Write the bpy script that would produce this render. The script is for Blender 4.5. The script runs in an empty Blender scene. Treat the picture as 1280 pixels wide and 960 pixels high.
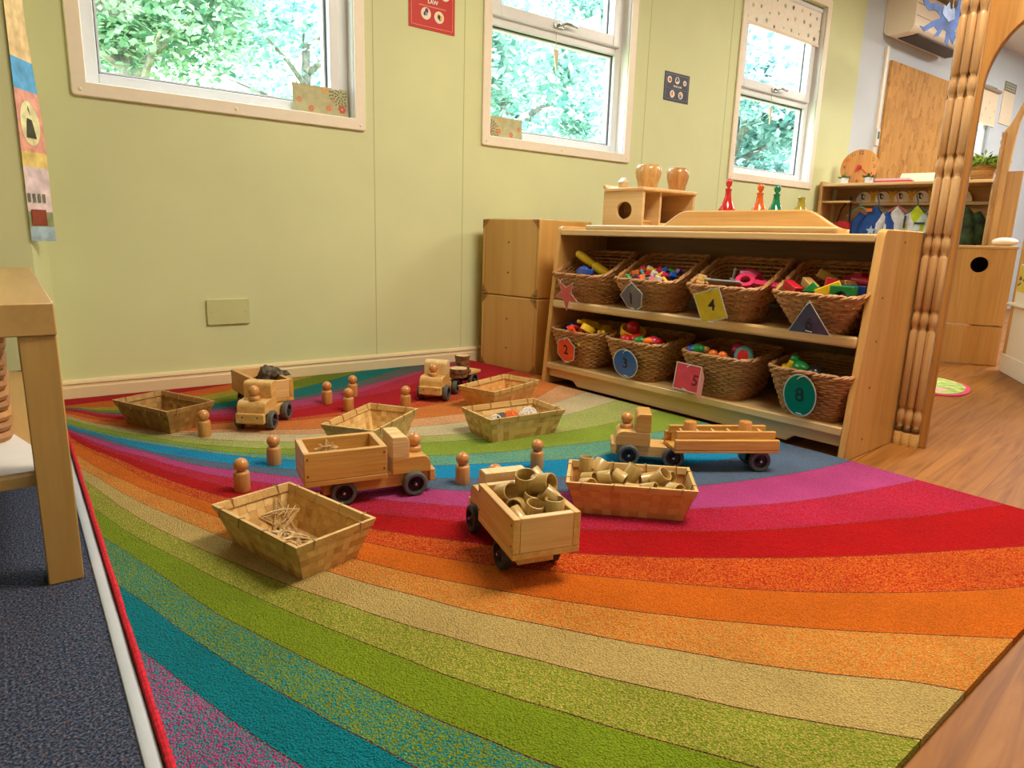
import bpy, bmesh, math, random
from math import sin, cos, pi, radians as rad
from mathutils import Vector as V, Matrix as Mx, Euler
S = bpy.context.scene
COL = S.collection
R0 = random.Random(7)

# ------------------------------------------------------------------ colours and materials
def lin(c):
    out = []
    for v in c[:3]:
        v /= 255.0
        out.append(v/12.92 if v <= .04045 else ((v+.055)/1.055)**2.4)
    return (*out, 1.0)

def nodes(name):
    m = bpy.data.materials.new(name); m.use_nodes = True
    nt = m.node_tree; b = nt.nodes['Principled BSDF']
    return m, nt, b

def N(nt, t, **kw):
    n = nt.nodes.new(t)
    for k, v in kw.items():
        if k.startswith('_'): setattr(n, k[1:], v)
        else: n.inputs[k.replace('__', ' ')].default_value = v
    return n

def mixc(nt, fac, a, b):
    n = nt.nodes.new('ShaderNodeMix'); n.data_type = 'RGBA'
    L = nt.links
    for sock, val in ((n.inputs[0], fac), (n.inputs[6], a), (n.inputs[7], b)):
        if hasattr(val, 'links'): L.new(val, sock)
        else: sock.default_value = val
    return n.outputs[2]

def coord(nt, kind='Object', scale=(1, 1, 1), rnd=True):
    tc = nt.nodes.new('ShaderNodeTexCoord')
    mp = nt.nodes.new('ShaderNodeMapping'); mp.inputs['Scale'].default_value = scale
    nt.links.new(tc.outputs[kind], mp.inputs['Vector'])
    if rnd:
        oi = nt.nodes.new('ShaderNodeObjectInfo')
        ml = N(nt, 'ShaderNodeVectorMath', _operation='SCALE'); ml.inputs['Scale'].default_value = 37.0
        cb = nt.nodes.new('ShaderNodeCombineXYZ')
        for i in range(3): nt.links.new(oi.outputs['Random'], cb.inputs[i])
        nt.links.new(cb.outputs[0], ml.inputs[0])
        nt.links.new(ml.outputs[0], mp.inputs['Location'])
    return mp.outputs['Vector']

def ramp(nt, src, stops):
    r = nt.nodes.new('ShaderNodeValToRGB')
    e = r.color_ramp.elements
    while len(e) < len(stops): e.new(.5)
    for i, (p, c) in enumerate(stops):
        e[i].position = p; e[i].color = c
    nt.links.new(src, r.inputs[0])
    return r.outputs[0]

def bump(nt, b, h, strength=.3, dist=.002):
    n = N(nt, 'ShaderNodeBump'); n.inputs['Strength'].default_value = strength; n.inputs['Distance'].default_value = dist
    nt.links.new(h, n.inputs['Height']); nt.links.new(n.outputs[0], b.inputs['Normal'])

def plain(name, c, rough=.5, metal=0, spec=.5, var=.0, vs=40, trans=0, alpha=1, emis=None, es=0, coat=0, bmp=0):
    m, nt, b = nodes(name)
    b.inputs['Roughness'].default_value = rough; b.inputs['Metallic'].default_value = metal
    b.inputs['Specular IOR Level'].default_value = spec
    b.inputs['Transmission Weight'].default_value = trans; b.inputs['Alpha'].default_value = alpha
    b.inputs['Coat Weight'].default_value = coat
    if emis: b.inputs['Emission Color'].default_value = lin(emis); b.inputs['Emission Strength'].default_value = es
    n = N(nt, 'ShaderNodeTexNoise', Scale=vs, Detail=3.0)
    nt.links.new(coord(nt), n.inputs['Vector'])
    v = max(var, .008)
    lo = [max(0, x*(1-v)) for x in c]; hi = [min(255, x*(1+v)) for x in c]
    nt.links.new(ramp(nt, n.outputs['Fac'], [(.3, lin(lo)), (.7, lin(hi))]), b.inputs['Base Color'])
    if bmp: bump(nt, b, n.outputs['Fac'], bmp, .003)
    return m

def wood(name, a, c, axis=0, sc=1.0, rough=.42, coat=.15, rings=False, contrast=.2):
    """pale a / dark c, grain running along the given axis"""
    m, nt, b = nodes(name)
    b.inputs['Roughness'].default_value = rough; b.inputs['Coat Weight'].default_value = coat
    b.inputs['Coat Roughness'].default_value = .25
    s = [22*sc]*3; s[axis] = 1.6*sc
    v = coord(nt, scale=s)
    n1 = N(nt, 'ShaderNodeTexNoise', Scale=1.0, Detail=5.0, Roughness=.6, Distortion=.6); nt.links.new(v, n1.inputs['Vector'])
    s2 = [160*sc]*3; s2[axis] = 5*sc
    n2 = N(nt, 'ShaderNodeTexNoise', Scale=1.0, Detail=2.0); nt.links.new(coord(nt, scale=s2), n2.inputs['Vector'])
    base = ramp(nt, n1.outputs['Fac'], [(.32, lin(c)), (.62, lin(a))])
    fine = ramp(nt, n2.outputs['Fac'], [(.3, (1-contrast,)*3+(1,)), (.65, (1, 1, 1, 1))])
    mu = nt.nodes.new('ShaderNodeMix'); mu.data_type = 'RGBA'; mu.blend_type = 'MULTIPLY'; mu.inputs[0].default_value = 1
    nt.links.new(base, mu.inputs[6]); nt.links.new(fine, mu.inputs[7])
    nt.links.new(mu.outputs[2], b.inputs['Base Color'])
    bump(nt, b, n2.outputs['Fac'], .12, .0006)
    return m

def toned(name, a, c, rough=.6, grain=90, bmp=.25):
    """strip colour driven by a per-face tone stored on the mesh"""
    m, nt, b = nodes(name); b.inputs['Roughness'].default_value = rough
    at = nt.nodes.new('ShaderNodeAttribute'); at.attribute_name = 'tone'
    n = N(nt, 'ShaderNodeTexNoise', Scale=grain, Detail=3.0); nt.links.new(coord(nt), n.inputs['Vector'])
    ad = N(nt, 'ShaderNodeMath', _operation='MULTIPLY_ADD'); ad.inputs[1].default_value = .6; 
    nt.links.new(n.outputs['Fac'], ad.inputs[0]); 
    sb = N(nt, 'ShaderNodeMath', _operation='SUBTRACT'); sb.inputs[1].default_value = .3
    nt.links.new(at.outputs['Fac'], sb.inputs[0]); nt.links.new(sb.outputs[0], ad.inputs[2])
    nt.links.new(ramp(nt, ad.outputs[0], [(0.05, lin(c)), (.95, lin(a))]), b.inputs['Base Color'])
    bump(nt, b, n.outputs['Fac'], bmp, .001)
    return m

def pile(name, c1, c2=None, mix=.5, scale=460):
    """tufted rug wool; c2 = second yarn colour of a speckled stripe"""
    m, nt, b = nodes(name); b.inputs['Roughness'].default_value = .95
    b.inputs['Specular IOR Level'].default_value = .02
    b.inputs['Sheen Weight'].default_value = .05; b.inputs['Sheen Roughness'].default_value = .5
    v = coord(nt, rnd=False)
    big = N(nt, 'ShaderNodeTexNoise', Scale=7.0, Detail=3.0); nt.links.new(v, big.inputs['Vector'])
    fine = N(nt, 'ShaderNodeTexNoise', Scale=420.0, Detail=2.0); nt.links.new(v, fine.inputs['Vector'])
    tuft = N(nt, 'ShaderNodeTexVoronoi', Scale=330.0); nt.links.new(v, tuft.inputs['Vector'])
    if c2:
        sp = N(nt, 'ShaderNodeTexNoise', Scale=scale, Detail=1.0, Roughness=.4); nt.links.new(v, sp.inputs['Vector'])
        w = .05
        col = ramp(nt, sp.outputs['Fac'], [(max(0, 1-mix-w-.0), lin(c1)), (min(1, 1-mix+w), lin(c2))])
    else:
        col = ramp(nt, fine.outputs['Fac'], [(.3, lin([x*.9 for x in c1])), (.7, lin([min(255, x*1.05) for x in c1]))])
    sh = ramp(nt, tuft.outputs['Distance'], [(.0, (1.06, 1.06, 1.06, 1)), (.75, (.70, .70, .70, 1))])  # darker between tufts: pile shade put into the wool colour
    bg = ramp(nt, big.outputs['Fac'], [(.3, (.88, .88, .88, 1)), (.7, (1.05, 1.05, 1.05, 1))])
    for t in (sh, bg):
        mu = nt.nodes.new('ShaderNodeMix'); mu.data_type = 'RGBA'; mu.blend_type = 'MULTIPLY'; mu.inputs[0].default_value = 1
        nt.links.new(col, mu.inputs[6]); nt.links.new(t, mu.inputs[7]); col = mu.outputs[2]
    nt.links.new(col, b.inputs['Base Color'])
    iv = N(nt, 'ShaderNodeMath', _operation='MULTIPLY_ADD'); iv.inputs[1].default_value = -1.0
    nt.links.new(tuft.outputs['Distance'], iv.inputs[0]); nt.links.new(fine.outputs['Fac'], iv.inputs[2])
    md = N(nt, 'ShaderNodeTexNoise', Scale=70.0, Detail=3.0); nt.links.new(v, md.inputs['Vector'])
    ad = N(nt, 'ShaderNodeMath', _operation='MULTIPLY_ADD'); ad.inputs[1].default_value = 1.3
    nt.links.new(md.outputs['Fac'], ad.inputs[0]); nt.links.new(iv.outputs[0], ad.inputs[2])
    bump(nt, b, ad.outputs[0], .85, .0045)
    return m

# ------------------------------------------------------------------ geometry collector
class G:
    def __init__(s): s.v = []; s.f = []; s.m = []; s.t = []
    def add(s, vs, fs, mi=0, M=None, tone=None):
        o = len(s.v)
        s.v += [tuple(M @ V(p)) if M else tuple(p) for p in vs]
        for f in fs:
            s.f.append([i+o for i in f]); s.m.append(mi); s.t.append(.5 if tone is None else tone)
        return s
    def box(s, x0, x1, y0, y1, z0, z1, mi=0, M=None, tone=None):
        vs = [(x, y, z) for z in (z0, z1) for y in (y0, y1) for x in (x0, x1)]
        return s.add(vs, [(0, 2, 3, 1), (4, 5, 7, 6), (0, 1, 5, 4), (2, 6, 7, 3), (0, 4, 6, 2), (1, 3, 7, 5)], mi, M, tone)
    def prism(s, poly, h0, h1, ax='z', mi=0, M=None):
        """polygon in the two other axes, extruded along ax"""
        def pt(a, b, h): return {'z': (a, b, h), 'y': (a, h, b), 'x': (h, a, b)}[ax]
        n = len(poly)
        vs = [pt(a, b, h0) for a, b in poly]+[pt(a, b, h1) for a, b in poly]
        fs = [list(range(n))[::-1], list(range(n, 2*n))]+[(i, (i+1) % n, n+(i+1) % n, n+i) for i in range(n)]
        return s.add(vs, fs, mi, M)
    def ring_prism(s, outer, inner, h0, h1, ax='z', mi=0, M=None):
        """outer and inner loops with the same number of points"""
        def pt(a, b, h): return {'z': (a, b, h), 'y': (a, h, b), 'x': (h, a, b)}[ax]
        n = len(outer)
        vs = [pt(*p, h0) for p in outer]+[pt(*p, h0) for p in inner]+[pt(*p, h1) for p in outer]+[pt(*p, h1) for p in inner]
        fs = []
        for i in range(n):
            j = (i+1) % n
            fs += [(i, j, n+j, n+i), (2*n+i, 3*n+i, 3*n+j, 2*n+j), (i, 2*n+i, 2*n+j, j), (n+i, n+j, 3*n+j, 3*n+i)]
        return s.add(vs, fs, mi, M)
    def lathe(s, prof, n=24, mi=0, M=None, cap=True):
        vs = []; fs = []
        for r, z in prof:
            vs += [(r*cos(2*pi*i/n), r*sin(2*pi*i/n), z) for i in range(n)]
        for k in range(len(prof)-1):
            for i in range(n):
                j = (i+1) % n
                fs.append((k*n+i, k*n+j, (k+1)*n+j, (k+1)*n+i))
        if cap:
            fs.append(list(range(n))[::-1]); fs.append([(len(prof)-1)*n+i for i in range(n)])
        return s.add(vs, fs, mi, M)
    def cyl(s, p0, p1, r, n=16, mi=0, M=None, r1=None):
        p0, p1 = V(p0), V(p1); d = p1-p0
        q = d.to_track_quat('Z', 'Y').to_matrix().to_4x4(); q.translation = p0
        return s.lathe([(r, 0), (r if r1 is None else r1, d.length)], n, mi, (M @ q) if M else q)
    def tube(s, pts, r, n=6, closed=False, mi=0, M=None, tone=None):
        pts = [V(p) for p in pts]; m = len(pts); vs = []; fs = []
        up = V((0, 0, 1))
        for i, p in enumerate(pts):
            a = pts[(i-1) % m] if (closed or i) else p
            b = pts[(i+1) % m] if (closed or i < m-1) else p
            t = (b-a).normalized()
            x = t.cross(up)
            if x.length < .05: x = t.cross(V((1, 0, 0)))
            x.normalize(); y = x.cross(t).normalized()
            rr = r[i] if isinstance(r, (list, tuple)) else r
            vs += [tuple(p+rr*(cos(2*pi*k/n)*x+sin(2*pi*k/n)*y)) for k in range(n)]
        for i in range(m if closed else m-1):
            j = (i+1) % m
            for k in range(n):
                l = (k+1) % n
                fs.append((i*n+k, i*n+l, j*n+l, j*n+k))
        if not closed:
            fs.append(list(range(n))[::-1]); fs.append([(m-1)*n+k for k in range(n)])
        return s.add(vs, fs, mi, M, tone)
    def ball(s, c, r, n=16, mi=0, M=None, sc=(1, 1, 1)):
        k = max(6, n//2)
        T0 = Mx.Translation(V(c)) @ Mx.Diagonal((*sc, 1))
        prof = [(max(r*sin(pi*i/k), r*.01), -r*cos(pi*i/k)) for i in range(k+1)]
        return s.lathe(prof, n, mi, (M @ T0) if M else T0)
    def build(s, name, mats, parent=None, bev=0, smooth=35, seg=2):
        me = bpy.data.meshes.new(name); me.from_pydata(s.v, [], s.f)
        for m in (mats if isinstance(mats, (list, tuple)) else [mats]): me.materials.append(m)
        me.polygons.foreach_set('material_index', s.m)
        at = me.attributes.new('tone', 'FLOAT', 'FACE'); at.data.foreach_set('value', s.t)
        bm = bmesh.new(); bm.from_mesh(me); bmesh.ops.recalc_face_normals(bm, faces=bm.faces); bm.to_mesh(me); bm.free()
        me.polygons.foreach_set('use_smooth', [True]*len(me.polygons))
        me.set_sharp_from_angle(angle=rad(smooth))
        me.update()
        o = bpy.data.objects.new(name, me); COL.objects.link(o)
        if parent: o.parent = parent
        if bev:
            b = o.modifiers.new('edge', 'BEVEL'); b.width = bev; b.segments = seg; b.limit_method = 'ANGLE'; b.angle_limit = rad(40)
        return o

def tag(o, label, cat, group=None):
    o['label'] = label; o['category'] = cat
    if group: o['group'] = group
    return o
def thing(name, label, cat, loc=(0, 0, 0), rz=0, group=None, rot=None):
    o = bpy.data.objects.new(name, None); COL.objects.link(o); o.empty_display_size = .05
    o.location = loc; o.rotation_euler = rot if rot else (0, 0, rz)
    return tag(o, label, cat, group)
def struct(o):
    o['kind'] = 'structure'; return o
def dup(o, loc, rot=None, label=None, group=None, parent=None):
    c = o.copy(); COL.objects.link(c)
    if parent: c.parent = parent
    else:
        c.location = loc
        if rot is not None: c.rotation_euler = rot if isinstance(rot, (tuple, Euler)) else (0, 0, rot)
        if label: c['label'] = label
        if group: c['group'] = group
    for ch in list(o.children): dup(ch, None, parent=c)
    return c
def place(o, loc, rot=(0, 0, 0)):
    o.location = loc; o.rotation_euler = rot; return o

FONT = None
def text(name, s, size, mat, parent, M, depth=.0006, bold=0, spacing=1.0):
    cu = bpy.data.curves.new(name, 'FONT'); cu.body = s; cu.size = size; cu.extrude = depth; cu.align_x = 'CENTER'; cu.align_y = 'CENTER'
    cu.offset = bold; cu.space_character = spacing; cu.resolution_u = 3
    t = bpy.data.objects.new(name, cu); COL.objects.link(t)
    dg = bpy.context.evaluated_depsgraph_get()
    me = bpy.data.meshes.new_from_object(t.evaluated_get(dg))
    bpy.data.objects.remove(t); bpy.data.curves.remove(cu)
    me.materials.clear(); me.materials.append(mat); me.transform(M); me.name = name
    o = bpy.data.objects.new(name, me); COL.objects.link(o); o.parent = parent
    return o

def ellipse(a, b, n=28, cx=0, cy=0): return [(cx+a*cos(2*pi*i/n), cy+b*sin(2*pi*i/n)) for i in range(n)]
def rrect(x0, x1, y0, y1, r, n=5):
    out = []
    for cx, cy, a0 in ((x1-r, y1-r, 0), (x0+r, y1-r, 90), (x0+r, y0+r, 180), (x1-r, y0+r, 270)):
        out += [(cx+r*cos(rad(a0+90*i/n)), cy+r*sin(rad(a0+90*i/n))) for i in range(n+1)]
    return out
def rot2(poly, a): return [(x*cos(a)-y*sin(a), x*sin(a)+y*cos(a)) for x, y in poly]

# ------------------------------------------------------------------ material library
LW = (232, 190, 128); LD = (206, 156, 92)
M_birch = wood('birch_ply', (224, 172, 98), (208, 150, 74), 2, .8, contrast=.12)
M_birch_y = wood('birch_ply_along_y', (226, 180, 110), (210, 158, 86), 1, .8, contrast=.12)
M_maple_edge = wood('pale_maple_edge', (232, 196, 138), (216, 172, 110), 1, .8, rough=.3, coat=.4, contrast=.1)
M_shelf_in = wood('shaded_back_ply', (150, 104, 56), (130, 86, 44), 1, .7)  # back ply coloured darker, the shade inside the shelf put into it
M_cube = wood('birch_cube_ply', (218, 172, 98), (206, 156, 82), 2, .4, contrast=.06)
M_post = wood('carved_pine', (208, 166, 110), (184, 136, 80), 2, .9)
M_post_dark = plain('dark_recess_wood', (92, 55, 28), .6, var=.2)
M_arch = wood('warm_ply_arch', (214, 158, 84), (190, 130, 60), 2, .6)
M_table = wood('oak_veneer', (205, 164, 92), (184, 140, 72), 2, .45, rough=.5, coat=.05, contrast=.07)
M_table_x = wood('oak_veneer_top', (212, 172, 102), (190, 148, 82), 1, .45, rough=.4, coat=.1, contrast=.07)
M_toy = wood('toy_beech', (232, 188, 114), (212, 160, 82), 0, 2.0)
M_toy_o = wood('toy_oiled_beech', (222, 170, 88), (202, 146, 64), 0, 2.0)
M_toy_pale = wood('toy_pale_beech', (242, 210, 150), (226, 184, 120), 0, 2.0)
M_toy_end = wood('toy_end_board_beech', (234, 194, 134), (218, 170, 106), 1, 1.6, contrast=.12)
M_peg = wood('turned_peg_wood', (220, 156, 84), (200, 132, 64), 2, 3.0, rough=.3, coat=.4)
M_peg2 = wood('turned_peg_body', (212, 156, 88), (192, 132, 66), 2, 3.0, rough=.38, coat=.3)
M_tyre = plain('grey_rubber_tyre', (88, 88, 84), .7, var=.1, vs=200)
M_tyre_d = plain('black_rubber_tyre', (52, 50, 50), .65, var=.1, vs=200)
M_hub = plain('black_plastic_hub', (22, 22, 24), .35)
M_steel = plain('bright_steel', (200, 200, 200), .25, 1)
M_screw = plain('brown_screw_plug', (110, 62, 28), .5)
M_bark = plain('dark_bark', (74, 66, 54), .95, var=.6, vs=60, bmp=.9)
M_slice = plain('pale_log_end', (206, 176, 132), .7, var=.15, vs=50)
M_bamboo = wood('bamboo_ring', (196, 164, 92), (172, 136, 66), 2, 3.0, rough=.32, coat=.35)
M_bamboo2 = wood('pale_bamboo_ring', (214, 180, 110), (190, 150, 84), 2, 3.0, rough=.32, coat=.35)
M_chip = toned('bamboo_chip_strip', (236, 200, 130), (190, 142, 72))
M_chip_d = toned('dark_bamboo_chip_strip', (190, 146, 76), (132, 92, 40))
M_chip_o = toned('warm_bamboo_chip_strip', (230, 178, 104), (196, 132, 66))
M_twig = wood('twig', (236, 206, 150), (206, 164, 104), 0, 4)
M_wick = toned('wicker_willow', (214, 156, 90), (136, 86, 42), .5, 60)
M_wick_rim = toned('wicker_rim_willow', (206, 152, 92), (150, 98, 52), .45, 60)
M_white = plain('white_upvc', (236, 238, 240), .3)
M_white_w = plain('warm_white_paint', (246, 234, 212), .4)
M_black = plain('black_ink', (30, 28, 30), .5)
M_white_ink = plain('white_ink', (240, 236, 230), .5)
def ptoy(name, c, rough=.3): return plain(name, c, rough, coat=.2)
P_red = ptoy('red_plastic', (206, 28, 36)); P_yel = ptoy('yellow_plastic', (240, 196, 36)); P_blue = ptoy('blue_plastic', (28, 78, 176))
P_green = ptoy('green_plastic', (30, 140, 60)); P_or = ptoy('orange_plastic', (244, 120, 40)); P_pink = ptoy('magenta_plastic', (214, 40, 92))
P_grey = ptoy('grey_plastic', (160, 160, 158)); P_dark = ptoy('dark_plastic', (30, 30, 34)); P_teal = ptoy('teal_plastic', (90, 150, 150)); P_purp = ptoy('purple_plastic', (104, 40, 110))
P_red2 = ptoy('orange_red_plastic', (236, 72, 40))
P_white = ptoy('white_plastic', (230, 226, 216))
# ------------------------------------------------------------------ camera
YAW, PIT, ROLL, FPX, HC = .641339, .213055, .0303006, 843.285, .58
fw = V((sin(YAW)*cos(PIT), cos(YAW)*cos(PIT), -sin(PIT)))
r_ = V((cos(YAW), -sin(YAW), 0)); u_ = r_.cross(fw)
rt = cos(ROLL)*r_+sin(ROLL)*u_; up = -sin(ROLL)*r_+cos(ROLL)*u_
cam = bpy.data.cameras.new('camera'); cam.sensor_width = 36; cam.lens = 36*FPX/1280; cam.clip_start = .02; cam.clip_end = 200
co = bpy.data.objects.new('camera', cam); COL.objects.link(co)
co.matrix_world = Mx(((rt.x, up.x, -fw.x, 0), (rt.y, up.y, -fw.y, 0), (rt.z, up.z, -fw.z, HC), (0, 0, 0, 1)))
S.camera = co

# ------------------------------------------------------------------ room shell
YW = 2.65; ZC = 2.36; GREEN_END = 4.9; XR = 9.2; XL = -2.3; YF = -2.6
# walls
def wallmat(name, c, seams=()):
    m, nt, b = nodes(name); b.inputs['Roughness'].default_value = .62
    n = N(nt, 'ShaderNodeTexNoise', Scale=2.0, Detail=4.0); nt.links.new(coord(nt, rnd=False), n.inputs['Vector'])
    f = N(nt, 'ShaderNodeTexNoise', Scale=240.0, Detail=2.0); nt.links.new(coord(nt, rnd=False), f.inputs['Vector'])
    nt.links.new(ramp(nt, n.outputs['Fac'], [(.3, lin([x*.975 for x in c])), (.7, lin([min(255, x*1.02) for x in c]))]), b.inputs['Base Color'])
    bump(nt, b, f.outputs['Fac'], .12, .001)
    return m
M_green = wallmat('lime_green_paint', (218, 223, 170))
M_blue = wallmat('pale_blue_paint', (210, 220, 228))
M_ceil = wallmat('white_ceiling_board', (232, 226, 214))
# window openings in the back wall: x0, x1, z0, z1
WINS = [(.262, 1.163, 1.022, 2.09), (1.807, 2.655, 1.027, 2.09), (3.590, 4.418, 1.008, 2.09), (6.45, 7.30, .62, 2.02)]
def wall_with_holes(name, x0, x1, y, th, z1, holes, mat):
    g = G(); xs = sorted({x0, x1, *[h[0] for h in holes], *[h[1] for h in holes]})
    for a, b in zip(xs, xs[1:]):
        cuts = [(h[2], h[3]) for h in holes if h[0] <= a+1e-6 and h[1] >= b-1e-6]
        if not cuts: g.box(a, b, y, y+th, 0, z1)
        else:
            g.box(a, b, y, y+th, 0, cuts[0][0]); g.box(a, b, y, y+th, cuts[0][1], z1)
    return struct(g.build(name, mat))
wall_with_holes('wall_back', XL, GREEN_END, YW, .12, ZC, WINS[:3], M_green)
wall_with_holes('wall_back_far', GREEN_END, XR, YW, .12, ZC, WINS[3:], M_blue)
g = G()
for x in (1.245, 1.67, 2.80, 3.47):
    g.box(x, x+.0025, YW-.0012, YW, .07, .975 if x in (1.2,) else ZC)
struct(g.build('trim_1', plain('panel_joint_strip', (190, 198, 140), .7)))
# stub of wall at the left end of the room, its flank turned a little towards the room
struct(G().prism([(XL, 2.45), (.064, 2.45), (.112, YW), (XL, YW)], 0, ZC).build('wall_left', M_green))
struct(G().box(XL-.1, XL, YF, YW, 0, ZC).build('wall_left_far', M_green))
struct(G().box(XR, XR+.1, YF, YW, 0, ZC).build('wall_right', M_blue))
struct(G().box(XL, XR, YF-.1, YF, 0, ZC).build('wall_front', M_blue))
struct(G().box(XL, XR, YF, YW+.12, ZC, ZC+.08).build('ceiling', M_ceil))
# floor: oak-look vinyl planks
def floor_mat():
    m, nt, b = nodes('oak_vinyl_planks'); b.inputs['Roughness'].default_value = .45; b.inputs['Specular IOR Level'].default_value = .14
    v = coord(nt, rnd=False)
    mp = N(nt, 'ShaderNodeMapping'); mp.inputs['Rotation'].default_value = (0, 0, rad(-8)); nt.links.new(v, mp.inputs['Vector']); v = mp.outputs[0]
    br = N(nt, 'ShaderNodeTexBrick', Scale=1.0); br.offset = .37
    br.inputs['Brick Width'].default_value = 1.2; br.inputs['Row Height'].default_value = .15; br.inputs['Mortar Size'].default_value = .0012
    br.inputs['Color1'].default_value = (.25, .25, .25, 1); br.inputs['Color2'].default_value = (.75, .75, .75, 1); br.inputs['Mortar'].default_value = (0, 0, 0, 1)
    nt.links.new(v, br.inputs['Vector'])
    st = N(nt, 'ShaderNodeMapping'); st.inputs['Scale'].default_value = (2.2, 34, 1); nt.links.new(v, st.inputs['Vector'])
    n = N(nt, 'ShaderNodeTexNoise', Scale=1.0, Detail=6.0, Roughness=.62, Distortion=1.2); nt.links.new(st.outputs[0], n.inputs['Vector'])
    c = ramp(nt, n.outputs['Fac'], [(.3, lin((122, 74, 30))), (.52, lin((152, 98, 42))), (.72, lin((168, 114, 56)))])
    pl = ramp(nt, br.outputs['Color'], [(0, (.55, .5, .45, 1)), (.2, (.9, .9, .9, 1)), (.8, (1.06, 1.05, 1.04, 1))])
    mu = nt.nodes.new('ShaderNodeMix'); mu.data_type = 'RGBA'; mu.blend_type = 'MULTIPLY'; mu.inputs[0].default_value = 1
    nt.links.new(c, mu.inputs[6]); nt.links.new(pl, mu.inputs[7]); nt.links.new(mu.outputs[2], b.inputs['Base Color'])
    bump(nt, b, n.outputs['Fac'], .08, .001)
    return m
struct(G().box(.079, XR, YF, YW, -.06, 0).build('floor', floor_mat()))
def carpet_mat():
    m, nt, b = nodes('blue_grey_fleck_carpet'); b.inputs['Roughness'].default_value = .97; b.inputs['Specular IOR Level'].default_value = .1
    v = coord(nt, rnd=False)
    n = N(nt, 'ShaderNodeTexNoise', Scale=260.0, Detail=2.0); nt.links.new(v, n.inputs['Vector'])
    k = N(nt, 'ShaderNodeTexVoronoi', Scale=320.0); nt.links.new(v, k.inputs['Vector'])
    n2 = N(nt, 'ShaderNodeTexNoise', Scale=150.0, Detail=1.0); nt.links.new(v, n2.inputs['Vector'])
    c = ramp(nt, n.outputs['Fac'], [(.36, lin((40, 48, 64))), (.5, lin((66, 74, 94))), (.66, lin((104, 110, 128)))])
    w = ramp(nt, n2.outputs['Fac'], [(.60, (0, 0, 0, 1)), (.70, (.6, .6, .6, 1))])
    c = mixc(nt, w, c, lin((116, 88, 84)))
    nt.links.new(c, b.inputs['Base Color'])
    bump(nt, b, k.outputs['Distance'], .6, .004)
    return m
struct(G().box(XL, .067, YF, YW, -.06, 0).build('floor_carpet', carpet_mat()))
struct(G().prism([(.0645, -.002), (.083, -.002), (.082, .0035), (.079, .006), (.070, .006), (.066, .0035)], YF, 2.6, 'y').build('trim_2', plain('white_threshold_strip', (214, 222, 230), .35)))
# skirting with a moulded top
sk = [(YW, 0), (YW-.016, 0), (YW-.016, .046), (YW-.013, .050), (YW-.013, .056), (YW-.017, .060), (YW-.015, .067), (YW-.006, .072), (YW, .073)]
struct(G().prism(sk, .10, GREEN_END, 'x').build('baseboard_back', plain('cream_gloss_skirting', (236, 216, 172), .28)))

# ------------------------------------------------------------------ windows
M_glass = None
def glass_mat():
    m, nt, b = nodes('window_glass')
    tr = nt.nodes.new('ShaderNodeBsdfTransparent'); gl = nt.nodes.new('ShaderNodeBsdfGlossy'); gl.inputs['Roughness'].default_value = .02
    tr.inputs['Color'].default_value = (.96, .985, .98, 1)
    n = N(nt, 'ShaderNodeTexNoise', Scale=3.0); nt.links.new(coord(nt), n.inputs['Vector'])
    rr = ramp(nt, n.outputs['Fac'], [(0, (.03, .03, .03, 1)), (1, (.05, .05, .05, 1))])
    mx = nt.nodes.new('ShaderNodeMixShader'); nt.links.new(rr, mx.inputs[0]); nt.links.new(tr.outputs[0], mx.inputs[1]); nt.links.new(gl.outputs[0], mx.inputs[2])
    nt.links.new(mx.outputs[0], nt.nodes['Material Output'].inputs['Surface'])
    return m
M_glass = glass_mat()
M_gasket = plain('dark_rubber_gasket', (70, 84, 92), .5)
def frame_rect(g, x0, x1, z0, z1, w, y0, y1, mi=0):
    g.box(x0, x0+w, y0, y1, z0, z1, mi); g.box(x1-w, x1, y0, y1, z0, z1, mi)
    g.box(x0+w, x1-w, y0, y1, z0, z0+w, mi); g.box(x0+w, x1-w, y0, y1, z1-w, z1, mi)
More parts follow.
